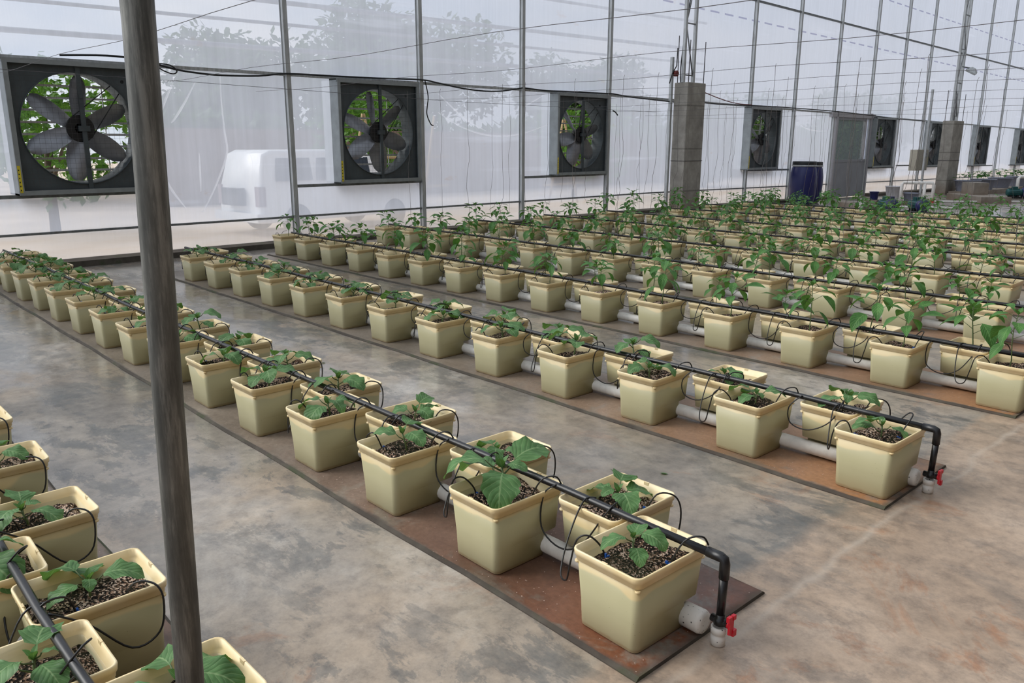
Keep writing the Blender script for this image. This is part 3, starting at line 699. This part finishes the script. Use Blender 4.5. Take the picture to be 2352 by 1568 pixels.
# drip tubes, given relative to a bucket standing on the near or the far side of the pipe
def dm(pts): return MB().tube(catmull(pts, 5), .0030, 5).mesh('drip_tube', M['tube'])
P_ = .107   # pipe offset from the near bucket centre
Z_ = .276
NEAR = [[(-.27, P_, Z_), (-.29, P_ - .04, .27), (-.27, P_ - .13, .18), (-.235, P_ - .2, .10), (-.185, -.12, .105), (-.160, -.13, .18), (-.145, -.12, .255), (-.115, -.10, .272), (-.085, -.075, .235), (-.075, -.07, .19)],
        [(-.22, P_, Z_), (-.23, P_ - .06, .26), (-.205, -.03, .14), (-.17, -.09, .13), (-.155, -.10, .21), (-.135, -.095, .262), (-.105, -.08, .265), (-.08, -.06, .19)],
        [(.16, P_, Z_), (.15, P_ - .02, .305), (.11, P_ - .05, .285), (.075, P_ - .08, .19)],
        [(.04, P_, Z_), (.06, P_ + .02, .30), (.085, P_ - .01, .30), (.07, P_ - .06, .24), (.06, P_ - .075, .19)]]
q_ = -.128
FAR = [[(-.16, q_, Z_), (-.19, q_ - .03, .24), (-.18, q_ - .05, .13), (-.09, q_ - .055, .09), (.0, q_ - .05, .13), (.07, q_ - .02, .25), (.085, q_ + .01, .285), (.06, q_ + .06, .262), (.05, q_ + .08, .19)],
       [(-.13, q_, Z_), (-.17, q_ - .04, .22), (-.15, q_ - .05, .15), (-.06, q_ - .05, .14), (.03, q_ - .04, .2), (.06, q_, .29), (.04, q_ + .05, .27), (.03, q_ + .07, .19)],
       [(.13, q_, Z_), (.15, q_ + .08, .22), (.165, q_ + .17, .12), (.172, q_ + .24, .14), (.165, q_ + .26, .22), (.14, q_ + .25, .262), (.10, q_ + .21, .262), (.075, q_ + .18, .19)],
       [(.06, q_, Z_), (.08, q_ + .03, .30), (.10, q_ + .09, .275), (.07, q_ + .10, .19)]]
TN = [dm(p) for p in NEAR]; TF = [dm(p) for p in FAR]
STK = MB().box(-.004, .004, -.003, .003, -.028, .022).tube([(0, 0, .012), (.012, .004, .018)], .0035, 5).mesh('dripper_stake', M['blue'])

# name, y0 (near bottom edge), first near x, count, plant kind, slab x range, rows label, near indices
BED = [
 ('A', .130, -1.31, 15, 'egg', -10.1, 'brown', 'nearest bed at lower left', 1, 'aisle'),
 ('B', 1.605, -1.325, 15, 'egg', -10.15, 'brown', 'second bed from the left', 0, 'aisle'),
 ('C', 3.155, -1.285, 14, 'egg', -9.12, 'orange', 'third bed from the left', 0, 'aisle'),
 ('D', 4.765, -1.265, 15, 'pep', -9.72, 'orange', 'fourth bed from the left', 0, 'wall'),
 ('E', 6.315, -1.267, 15, 'pep', -9.80, 'orange', 'fifth bed from the left', 0, 'wall'),
 ('F', 7.700, -1.00, 15, 'pep', -9.45, 'orange', 'sixth bed from the left', 1, 'wall'),
 ('G', 9.120, -.96, 15, 'pep', -9.45, 'orange', 'seventh bed from the left', 1, 'wall'),
 ('H', 10.48, -.83, 15, 'tall', -9.30, 'orange', 'eighth bed from the left', 2, 'wall'),
 ('I', 11.79, -.90, 14, 'tall', -9.10, 'orange', 'ninth bed from the left', 2, 'wall'),
 ('J', 13.13, -1.1, 14, 'tall', -9.10, 'orange', 'tenth bed from the left', 3, 'wall'),
 ('K', 14.22, -1.0, 14, 'tall', -8.90, 'orange', 'last bed before the pumps', 3, 'wall')]
C0 = Vector((0, 0, 1.40133))
def px(p):
    q = Vector(p) - C0; z = q.dot(Fv); return 1176 + 1847.19 * q.dot(Rv) / z, 784 - 1847.19 * q.dot(Uv) / z
rnd = random.Random(5)
PITCH = .5905
SPEC = {('B', 0, 0): (.0, .80), ('B', 0, 1): (2.1, 1.35), ('B', 1, 0): (1.0, .92)}
for (nm, y0, x0, cnt, kind, xs_, rust, lab, skip, end) in BED:
    pitch = .585 if nm == 'B' else PITCH
    zb = 0 if y0 < 14 else -.005
    # plinth
    Xe = -1.155
    bx = empty('x'); bpy.data.objects.remove(bx)
    m = MB(); nseg = 24; L = []
    for i in range(nseg + 1):
        X = xs_ + (Xe - xs_) * i / nseg; e = .006 * math.sin(i * 1.7 + y0); yy = y0 - .072
        yl = yy + e; yr = y0 + .585 + .006 * math.sin(i * 2.3)
        L.append([(X - Xe, yl, -.06), (X - Xe, yr, -.06), (X - Xe, yr, -.009), (X - Xe, yr - .012, 0), (X - Xe, yl + .012, 0), (X - Xe, yl, -.009)])
    o = m.loops(L, sm=False).build('concrete_plinth', M['slab_brown' if rust == 'brown' else 'slab_orange'], loc=(Xe, 0, 0))
    for vtx in o.data.vertices: vtx.co.y -= y0
    o.location.y = y0
    tag(o, 'low stained concrete plinth carrying the buckets of the ' + lab, 'plinth', 'concrete plinths under the beds')
    # positions
    near = [(x0 - pitch * k, y0 + .136 + rnd.uniform(-.004, .004)) for k in range(cnt + 2)]
    far = [(x0 - .27 - pitch * k, y0 + .352 + rnd.uniform(-.004, .004)) for k in range(cnt + 2)]
    if nm == 'A': near = near[1:10]; far = [(-1.60 - .592 * k, y0 + .355) for k in range(10)]
    lim = xs_ + .10
    rows_ = []
    for row, tagr in ((near, 'front'), (far, 'rear')):
        row = [p for p in row if p[0] - .06 > lim and px((p[0], p[1], .12))[0] < 2400 and (nm == 'A' or px((p[0], p[1], .15))[0] > -60)]
        rows_.append(row)
    # feed pipe
    py = y0 + .229; X1 = -1.10; X0 = xs_ + .12
    
    xr = min(rows_[0][0][0], rows_[1][0][0]) + .9
    pr_ = empty('irrigation_pipe', (X1, py, 0)); tag(pr_, 'black irrigation pipe with drip tubes over the ' + lab, 'pipe', 'black irrigation pipes over the beds')
    NP = 26; pts = []
    for i in range(NP + 1):
        x = X0 + (X1 - X0) * i / NP; w = .010 * math.sin(x * 1.1 + y0 * 3) + .004 * math.sin(x * 3.7 + y0)
        w *= min(1, (X1 - x) * 1.2); pts.append((x - X1, w, .266 + .002 * math.sin(x * 2.3)))
    hasend = nm in 'ABCD'
    MB().tube(pts, .0125, 10).build('pipe_run', M['black'], pr_)
    if nm in 'BCD':
        e = MB().tube([(-.055, 0, .266), (-.012, 0, .266), (0, 0, .262), (.003, 0, .25), (.003, 0, .205)], .0152, 12); e.build('elbow', M['black'], pr_)
        MB().tube([(.003, 0, .205), (-.002, .004, .085)], .0125, 12).build('riser', M['black'], pr_)
        v = MB().lathe([(.013, .055), (.019, .057), (.019, .075), (.013, .078), (.013, .088)], (-.002, .004, 0), 12).tube([(-.03, .004, .066), (.026, .004, .066)], .012, 10).build('valve', M['black'], pr_)
        h = MB().lathe([(.006, 0), (.012, .002), (.012, .008), (.006, .01)], (.022, .004, .066), 10, 'x')
        h.box(.030, .037, -.006, .014, .040, .095).box(.030, .040, .010, .026, .030, .050).box(.030, .040, -.016, .0, .084, .100).box(.030, .040, .006, .020, .084, .098)
        h.build('valve_handle', M['red'], v)
        MB().lathe([(.015, -.03), (.016, .0), (.0215, .002), (.0215, .030), (.0185, .032), (.0185, .036), (.0225, .038), (.0225, .058), (.016, .059), (.015, .045)], (-.006, .006, -.012), 18).build('socket_fitting', M['pvcdirty'], pr_)
    if nm == 'D': MB().tube([(-3.84 - X1 - .012, .01, .266), (-3.84 - X1 + .02, .01, .266)], .0138, 12).build('joint_tape', M['yellow'], pr_)
    # drain pipe
    dr = empty('drain_pipe', (-1.16, y0 + .225, .040)); tag(dr, 'white drain pipe lying between the bucket rows of the ' + lab, 'pipe', 'white drain pipes of the beds')
    xl = xs_ + .4
    MB().tube([(xl + 1.16, 0, 0), (-.05, 0, 0)], .0310, 14).build('pipe_run', M['pvc'], dr)
    MB().lathe([(.031, -.055), (.036, -.052), (.037, .012), (.033, .022), (.02, .024)], (-.01, 0, 0), 20, 'x').build('end_cap', M['pvcdirty'], dr)
    # buckets
    for ri, row in enumerate(rows_):
        rname = ('front', 'rear')[ri]; N = len(row)
        for k, (bxx, byy) in enumerate(row):
            idx = k + (skip if end == 'aisle' and nm == 'A' and ri == 0 else 0) if end == 'aisle' else N - 1 - k
            where = '%s from the %s end, %s row, %s' % (ORD[idx], end, rname, lab)
            rz = (0 if ri == 0 else PI) + rnd.uniform(-.025, .025)
            b = empty('planter_bucket', (bxx, byy, 0), rz); tag(b, 'cream square bucket, ' + where, 'bucket', 'cream planter buckets')
            place('bucket_body', BODY, b); place('bucket_rim', RIM, b); place('potting_soil', SOIL[(k + ri) % 3], b)
            if nm == 'C' and ri == 1 and k in (5, 6):
                mk = MB()
                for s_ in (-1, 1): mk.tube([(-.012, .1445, .155 - .012 * s_), (.012, .1445, .155 + .012 * s_)], .0016, 4)
                mk.build('pen_mark', M['motor'], b)
            # plant
            key = (nm, ri, k); ang = rnd.uniform(0, 6.28); sc = rnd.uniform(.85, 1.2)
            if kind == 'egg': st, lf = EGG[rnd.randrange(7)]
            elif kind == 'pep': st, lf = PEP[rnd.randrange(7)]; sc = rnd.uniform(.95, 1.4)
            else: st, lf = (PEPT if rnd.random() < .7 else PEP)[rnd.randrange(6)]; sc = rnd.uniform(.9, 1.3)
            if key in SPEC: ang, sc = SPEC[key]
            nmz = 'eggplant_seedling' if kind == 'egg' else 'pepper_plant'
            p = empty(nmz, (bxx + rnd.uniform(-.015, .015), byy + rnd.uniform(-.02, .02), .188), ang); p.scale = (sc, sc, sc)
            tag(p, ('eggplant seedling, ' if kind == 'egg' else ('tall pepper plant, ' if kind == 'tall' else 'pepper plant, ')) + where, 'plant', 'seedlings in the buckets')
            place('plant_stem', st, p); place('leaf_crown', lf, p)
            # drip tubes
            T = TN if ri == 0 else TF
            use = (rnd.choice((0, 1)), rnd.choice((2, 3))) if nm in 'ABCDEFG' else ((rnd.choice((0, 1)),))
            if nm == 'B' and ri == 0: use = (0 if k in (0, 1) else rnd.choice((0, 1)), 2)
            if nm in 'AB' and ri == 1: use = (0, 2)
            for u in use:
                t = place('drip_tube', T[u], pr_, (bxx - X1, byy - py, 0))
                sp = (NEAR, FAR)[ri][u][-1]; place('dripper_stake', STK, t, (sp[0], sp[1], sp[2] + .008))

# ---------------------------------------------------------------- foreground pole
P0 = Vector((-1.3, .4125, 0)); P1 = Vector((-1.3, .4125 + .0255 * 2.9, 2.9))
m = MB().tube([P0 - P0, P1 - P0], .0236, 32)
o = m.build('steel_pole', M['pole'], loc=P0); tag(o, 'weathered grey steel pole crossing the whole left foreground', 'pole')

# ---------------------------------------------------------------- trellis wires and strings
for (nm, y0, x0, cnt, kind, xs_, rust, lab, skip, end) in BED[1:]:
    Y = y0 + .235; z = 2.03 if Y < 10 else 2.02 - (Y - 10) * .03
    P = [(wx(Y) + .05 + (9.3) * i / 20, Y, z + .25 * 0 + .012 * math.cos(i * .9)) for i in range(21)]
    P = [(x + wx(Y) * 0, y, zz) for x, y, zz in P]
    o = MB().tube(P, .0018, 4).build('trellis_wire', M['wire']); tag(o, 'thin wire stretched overhead along the ' + lab, 'wire', 'overhead trellis wires')
    if nm in 'EFGHIJK':
        NS = cnt - 2 if nm != 'E' else 12; k0 = 0
        for k in range(NS):
            X = -9.1 + k * .59 + rnd.uniform(-.15, .15)
            if px((X, Y, 1.2))[0] > 2380 or X > -1.2: continue
            zb = .28 + rnd.uniform(0, .2); n_ = 14; pts = []; ph = rnd.uniform(0, 6)
            for i in range(n_ + 1):
                t = i / n_; a = .022 * math.sin(t * rnd.uniform(9, 12) + ph) * (.3 + t); pts.append((a, a * .8 * math.cos(ph + t * 5), -(z - zb) * t))
            pts.insert(0, (.01, 0, .03))
            o = MB().tube(pts, .0021, 3, True, False).build('hanging_string', M['string'], loc=(X, Y, z))
            tag(o, 'wavy grey string hanging from overhead wire, %s from the wall, %s' % (ORD[k], lab), 'string', 'strings hanging from the trellis wires'); k0 += 1
# long thin wire parallel to the wall
o = MB().tube([(wx(1) + .6, 1, 2.12), (wx(4) + .6, 4, 2.08), (wx(8) + .6, 8, 2.0), (wx(13) + .6, 13, 1.98)], .0025, 4).build('cross_wire', M['wire'])
tag(o, 'thin wire running parallel to the film wall in front of the fans', 'wire')

# ---------------------------------------------------------------- corner with barrels, pumps, tubs
def barrel(x, y, lb, sc=1):
    r = empty('plastic_barrel', (x, y, zf(y))); tag(r, lb, 'barrel', 'blue barrels by the door'); r.scale = (sc, sc, sc)
    MB().lathe([(.20, 0), (.25, .02), (.285, .18), (.30, .42), (.297, .62), (.27, .80), (.255, .84), (.255, .87)], n=28).build('barrel_body', M['barrel'], r)
    MB().lathe([(.258, .852), (.268, .855), (.268, .885), (.258, .888)], n=28).build('clamp_ring', M['galv'], r)
    MB().lathe([(.26, .885), (.263, .89), (.263, .955), (.25, .965), (.1, .965)], n=28).build('barrel_lid', M['blacklid'], r)
barrel(-9.95, 18.95, 'dark blue lidded barrel in front of the door side, left of the pair', 1.08)
barrel(-10.24, 19.85, 'dark blue lidded barrel, right and partly hidden one of the pair', 1.06)

def pump(x, y, lb, rz):
    r = empty('water_pump', (x, y, zf(y)), rz); tag(r, lb, 'pump', 'green water pumps')
    m = MB().lathe([(.02, -.22), (.09, -.215), (.10, -.20), (.10, .16), (.085, .2), (.03, .21)], (0, 0, .17), 20, 'x')
    for k in range(12):
        a = 2 * PI * k / 12; m.box(-.18, .12, -.004, .004, .095, .115, Matrix.Translation((0, 0, .17)) @ Matrix.Rotation(a, 4, 'X'))
    m.build('motor_body', M['green'], r)
    MB().lathe([(.03, .20), (.13, .21), (.14, .24), (.14, .33), (.10, .36), (.05, .38)], (0, 0, .17), 22, 'x').box(.24, .32, -.03, .03, .28, .36).build('pump_casing', M['barrel'], r)
    MB().box(-.2, .34, -.10, .10, 0, .05).box(-.15, -.1, -.08, .08, .04, .1).box(.05, .1, -.08, .08, .04, .1).build('pump_foot', M['motor'], r)
    MB().box(-.08, .06, -.05, .05, .26, .34).build('terminal_box', M['green'], r)
pump(-7.50, 18.02, 'green electric pump, left of the two below the white bucket', -.75)
pump(-7.02, 18.45, 'green electric pump, right of the two beside the white pipes', -.75)
pump(-7.65, 27.3, 'green electric pump at the right picture edge near grey tubs', .7)
def tub(x, y, z, r1, r2, h, mat, name, lb, grp=None):
    r = empty(name, (x, y, z)); tag(r, lb, 'tub' if 'tub' in name else 'bucket', grp)
    MB().lathe([(r1, 0), (r1 * 1.01, .01), (r2, h - .02), (r2 * 1.08, h - .015), (r2 * 1.08, h), (r2 * .97, h), (r1 * .95, .02)], n=26).build('tub_body', M[mat], r)
    return r
blk = MB().box(-.65, .65, -.16, .16, 0, .14).build('concrete_block', M['pillar'], loc=(-8.32, 18.35, zf(18))); blk.rotation_euler.z = -.6
tag(blk, 'long flat concrete block behind the last bed, below the door', 'block')
b2 = MB().box(-.30, .30, -.22, .22, 0, .10).build('concrete_block', M['pillar'], loc=(-8.55, 20.9, zf(20.9))); b2.rotation_euler.z = .75
tag(b2, 'squat concrete block under the white bucket', 'block')
tub(-8.55, 20.9, zf(20.9) + .10, .13, .185, .36, 'whitebucket', 'white_bucket', 'white plastic bucket standing on a block by the pumps')
tub(-8.2, 21.15, zf(21), .14, .18, .30, 'tub', 'grey_bucket', 'pale blue-grey bucket standing right of the green pumps')
tub(-8.95, 20.75, zf(20) + .1, .09, .11, .2, 'barrel', 'small_blue_bucket', 'small dark blue bucket behind the white bucket')
MB().box(-.13, .13, -.12, .12, 0, .1).build('concrete_block', M['pillar'], loc=(-8.95, 20.75, zf(20)))
tag(bpy.data.objects['concrete_block.002'], 'small concrete block under the dark blue bucket', 'block')
pf = empty('pvc_pipe_frame', (-7.9, 20.05, zf(20))); tag(pf, 'white pipe arch with two down pipes beside the pumps', 'pipe')
a, b = Vector((-.10, -.03, 0)), Vector((.50, .30, 0))
MB().tube([a + Vector((0, 0, .1)), a + Vector((0, 0, .54)), a.lerp(b, .04) + Vector((0, 0, .58)), b.lerp(a, .04) + Vector((0, 0, .58)), b + Vector((0, 0, .54)), b], .038, 10).build('arch_pipe', M['pvc'], pf)
c_ = a.lerp(b, .72); MB().tube([c_ + Vector((0, 0, .58)), c_ + Vector((0, 0, .02))], .036, 10).build('down_pipe', M['pvc'], pf)
v = MB().box(c_.x - .045, c_.x + .045, c_.y - .03, c_.y + .03, .20, .225).build('valve', M['red'], pf)
MB().box(b.x - .025, b.x + .045, b.y - .05, b.y + .02, .12, .22).build('valve', M['red'], pf)
MB().tube([b + Vector((-.6, -.65, .03)), b + Vector((.7, .1, .03))], .03, 8).build('floor_pipe', M['pvc'], pf)
cp = MB()
P = [(0, 0, .02 + .02 * i) for i in range(14)]
for i in range(7): cp.lathe([(.04, .04 * i + .0), (.055, .04 * i + .01), (.055, .04 * i + .028), (.04, .04 * i + .038)], n=14)
o = cp.build('corrugated_hose', M['pvc'], loc=(-7.95, 17.82, zf(18))); tag(o, 'white ribbed suction hose standing left of the green pumps', 'hose')
# low platform with tubs at right
def block(x, y, z, sx, sy, sz, rz, lb):
    o = MB().box(-sx / 2, sx / 2, -sy / 2, sy / 2, 0, sz).build('concrete_block', M['pillar'], loc=(x, y, z), ); o.rotation_euler.z = rz; return tag(o, lb, 'block')
block(-7.75, 24.55, zf(24.7), 1.75, .8, .17, -.75, 'wide low concrete slab in front of the grey tubs')
block(-7.98, 24.95, zf(24.7) + .17, .62, .4, .32, -.75, 'concrete block lying on the wide low slab')
block(-9.3, 31.0, zf(31) , .7, 6.4, .14, .0, 'long concrete ledge carrying the grey tubs')
for k, (x, y, lb) in enumerate(((-9.3, 28.3, 'left of the concrete block'), (-9.3, 29.75, 'directly behind the concrete block'), (-9.3, 31.4, 'right of the concrete block'), (-9.3, 33.1, 'at the right picture edge'))):
    tub(x, y, zf(31) + .14, .28, .37, .34, 'tub', 'grey_tub', 'round grey plant tub ' + lb, 'grey plant tubs')
    r3 = random.Random(k + 300)
    p = empty('tub_plant', (x, y, zf(31) + .46), k * 1.3); tag(p, 'low leafy plant growing in the grey tub ' + lb, 'plant', 'plants in the grey tubs'); p.scale = (1.7, 1.7, 1.1)
    st, lf = PEP[k]; place('plant_stem', st, p); place('leaf_crown', lf, p)
    st, lf = PEP[k + 2]; o = place('leaf_crown', lf, p, (.10, .05, -.02), 1.5); o = place('leaf_crown', PEP[k + 1][1], p, (-.10, -.06, -.03), 2.5)
o = empty('pvc_elbow_pipe', (-8.2, 29.45, zf(29.4))); tag(o, 'white pipe elbow rising in front of the rightmost tub', 'pipe')
MB().tube([(0, 0, 0), (0, 0, .52), (.04, .04, .57), (.5, .5, .57)], .05, 10).build('bent_pipe', M['pvc'], o)
o = MB().tube([(-8.4, 22.6, zf(22.6) + .03), (-7.3, 24.1, zf(24) + .03), (-6.6, 24.9, zf(25) + .03)], .02, 8).build('floor_pipe', M['pvc']); tag(o, 'thin white pipe lying on the floor at far right', 'pipe')

for k, (z, r_) in enumerate(((4.05, .05), (3.62, .035), (3.12, .05), (4.9, .04))):
    o = MB().tube([(-16.5, -8, z), (-16.5, 24, z + .35)], r_, 8).build('outside_pipe', M['galvdark'])
    tag(o, '%s of four long pipes outside, faint behind the upper film' % ('second highest', 'third highest', 'lowest', 'highest')[k], 'pipe', 'long pipes outside the film')
# leaf scraps on the floor
for x, y, lb in ((-1.98, 2.72, 'small green leaf scrap on the floor between second and third bed'), (-4.62, 2.55, 'pale fallen leaf on the wet floor between second and third bed')):
    m = MB(); leaf(m, (0, 0, .004), .6, .0, .035, .012, 0, 'egg', .02, random.Random(1), .08, 5, 4)
    o = m.build('fallen_leaf', M['egg'], loc=(x, y, zf(y))); tag(o, lb, 'leaf')

# ---------------------------------------------------------------- outside: car, trees, scaffold, wall
car = empty('car', (-15.55, 7.45, -.5), .06); tag(car, 'white boxy car parked outside behind the film, seen from the rear', 'car')
prof = [(0, .28), (-.03, .55), (0, .98), (.16, 1.66), (.35, 1.74), (2.5, 1.74), (2.75, 1.70), (3.35, 1.08), (4.1, .96), (4.2, .75), (4.2, .32)]
m = MB(); L = []
for xx, ins, ti in ((-1.72, .12, .13), (-1.66, .03, .09), (-1.6, 0, .05), (-.12, 0, -.05), (-.06, .03, -.09), (0, .12, -.13)):
    row = []
    for (l, z) in prof:
        k = 1 if z < 1.05 else 0
        inset = 0 if k else ti * min(1, (z - 1.0) / .5)
        zz = z - (ins * .5 if z > 1.5 else 0); row.append((xx + inset, l + (ins * .3 if l < 1 else -ins * .3), zz))
    L.append(row)
m.loops([[p for p in row] for row in L], True, True, True); body = m.build('car_body', M['car'], car)
m = MB()
for l0, l1 in ((.38, 1.25), (1.35, 2.2), (2.3, 2.75)): m.loops([[(-.010 + o_, l0, 1.12), (-.010 + o_, l1, 1.12), (-.125 + o_, l1, 1.58), (-.125 + o_, l0 + .08, 1.58)] for o_ in (-.03, .012)], sm=False)
m.build('side_window', M['carglass'], car)
Mx = Matrix.Translation((-.86, .06, 1.0)) @ Matrix.Rotation(-.2, 4, 'X'); MB().box(-.60, .60, -.035, .005, .05, .60, Mx).build('rear_window', M['carglass'], car)
for l in (.85, 3.4): MB().lathe([(.2, -.22), (.31, -.2), (.33, -.15), (.33, -.02), (.30, .012), (.18, .014)], (-.0, l, .33), 22, 'x').build('wheel', M['tyre'], car)
for l in (.85, 3.4): MB().lathe([(.2, -.22), (.31, -.2), (.33, -.15), (.33, -.02), (.30, 0), (.18, 0)], (-1.52, l, .33), 22, 'x').build('wheel', M['tyre'], car)
MB().box(-.16, .004, -.035, .12, .62, 1.02).build('tail_light', M['taillight'], car); MB().box(-1.725, -1.58, -.035, .12, .62, 1.02).build('tail_light', M['taillight'], car)
MB().box(-1.78, .05, -.12, .1, .30, .48).build('bumper', M['car'], car)
MB().box(-1.25, -.55, -.20, -.04, .62, .98).build('spare_cover', M['carglass'], car)

def crown(seed, n, R, H, lw, mat):
    r = random.Random(seed); m = MB(); cl = [(r.gauss(0, .42) * R, r.gauss(0, .42) * R, H * r.uniform(.2, 1.0), R * r.uniform(.25, .5)) for _ in range(16)]
    for i in range(n):
        cx, cy, cz, cr_ = r.choice(cl); d = Vector((r.gauss(0, 1), r.gauss(0, 1), r.gauss(0, .8))).normalized() * cr_ * r.uniform(.6, 1.05)
        p = Vector((cx, cy, cz)) + d; t = Vector((r.gauss(0, 1), r.gauss(0, 1), r.gauss(-.3, .7))).normalized(); s2 = t.cross(Vector((r.gauss(0, 1), r.gauss(0, 1), 1))).normalized()
        l = lw * r.uniform(.6, 1.3); b = len(m.v)
        m.v += [tuple(p), tuple(p + t * l * .5 + s2 * l * .25), tuple(p + t * l), tuple(p + t * l * .5 - s2 * l * .25)]
        m.uv.update({b: (0, .5), b + 1: (.5, 1), b + 2: (1, .5), b + 3: (.5, 0)}); m.face((b, b + 1, b + 2, b + 3))
    return m.mesh('tree_crown', M[mat])
CW = [crown(1, 1500, 2.2, 3.4, .30, 'tree'), crown(2, 6000, 2.6, 3.0, .26, 'tree'), crown(3, 11000, 2.6, 3.2, .27, 'treedark')]
TR = [(-19.5, 4.6, .8, 0, 'green broadleaf tree seen through the leftmost fan'), (-33, 4.0, 1.3, 1, 'taller tree farther behind the leftmost fan'), (-33, 14.8, 1.4, 2, 'blurred tall tree behind the film between the first two posts'),
      (-43, 29.0, 2.2, 2, 'big hazy tree behind the film above the second fan'), (-20.8, 13.6, .8, 0, 'green tree seen through the second fan'), (-36, 41, 1.6, 2, 'hazy tree behind the film above the third fan'), (-20, 21.5, .8, 0, 'green tree seen through the third fan'),
      (-21, 31, .9, 2, 'dark tree behind the film right of the first pillar'), (-20, 42, 1.0, 2, 'dark tree behind the film near the door')]
for i, (x, y, s_, k, lb) in enumerate(TR):
    r = empty('tree', (x, y, -.5), i * 1.1); tag(r, lb, 'tree', 'trees outside the greenhouse'); r.scale = (s_, s_, s_)
    place('tree_crown', CW[k], r, (0, 0, .55))
    MB().tube([(0, 0, 0), (.1, 0, 1.6), (.05, .1, 3.2)], [.14, .10, .05], 8).tube([(.1, 0, 1.2), (.8, .3, 2.4)], [.07, .03], 6).tube([(.1, 0, 1.4), (-.7, .4, 2.6)], [.07, .03], 6).build('tree_trunk', M['bark'], r)
# low hedge band and plain wall beyond
m = MB(); rh = random.Random(9)
for i in range(14000):
    y = rh.uniform(9, 62); p = Vector((-27 + rh.uniform(-1, 1), y, -.5 + rh.random() ** .8 * (2.6 + .8 * noise.noise(Vector((y * .2, 0, 0)))))); t = Vector((rh.gauss(0, 1), rh.gauss(0, 1), rh.gauss(0, 1))).normalized(); s2 = t.cross(Vector((0, 0, 1))).normalized(); b = len(m.v)
    m.v += [tuple(p), tuple(p + t * .3 + s2 * .16), tuple(p + t * .6), tuple(p + t * .3 - s2 * .16)]; m.uv.update({b: (0, .5), b + 1: (.5, 1), b + 2: (1, .5), b + 3: (.5, 0)}); m.face((b, b + 1, b + 2, b + 3))
o = m.build('hedge', M['treedark']); tag(o, 'long dense hedge across the yard outside the film wall', 'hedge', kind='stuff')
o = MB().box(-.1, .1, -4, 22, 0, 2.3).build('yard_wall', M['brick'], loc=(-25, 13, -.5)); tag(o, 'faded brown boundary wall outside, behind second and third fan', 'wall')
for k, (y, a, lb) in enumerate(((11.3, .22, 'leaning left, seen through the left part of the second fan'), (11.9, -.25, 'leaning right, seen through the left part of the second fan'), (13.6, .2, 'seen low in the second fan'), (18.6, .25, 'leaning left, seen through the third fan'), (19.3, -.28, 'leaning right, seen through the third fan'))):
    o = MB().tube([(0, -a * 1.2, 0), (0, a * 1.2, 2.6)], .035, 8).build('bamboo_pole', M['bamboo'], loc=(-18.1, y, -.5)); tag(o, 'bamboo pole outside ' + lb, 'bamboo pole', 'bamboo poles outside')
for k, (y0_, y1_, z) in enumerate(((10.8, 14.4, 1.5), (10.8, 14.4, .7), (18.2, 20.0, .6))):
    o = MB().tube([(0, y0_, 0), (0, y1_, .03)], .03, 8).build('bamboo_pole', M['bamboo'], loc=(-18.2, 0, z - .5)); tag(o, ('upper horizontal', 'lower horizontal', 'horizontal')[k] + ' bamboo pole of the scaffold behind the %s fan' % ('second', 'second', 'third')[k], 'bamboo pole', 'bamboo poles outside')
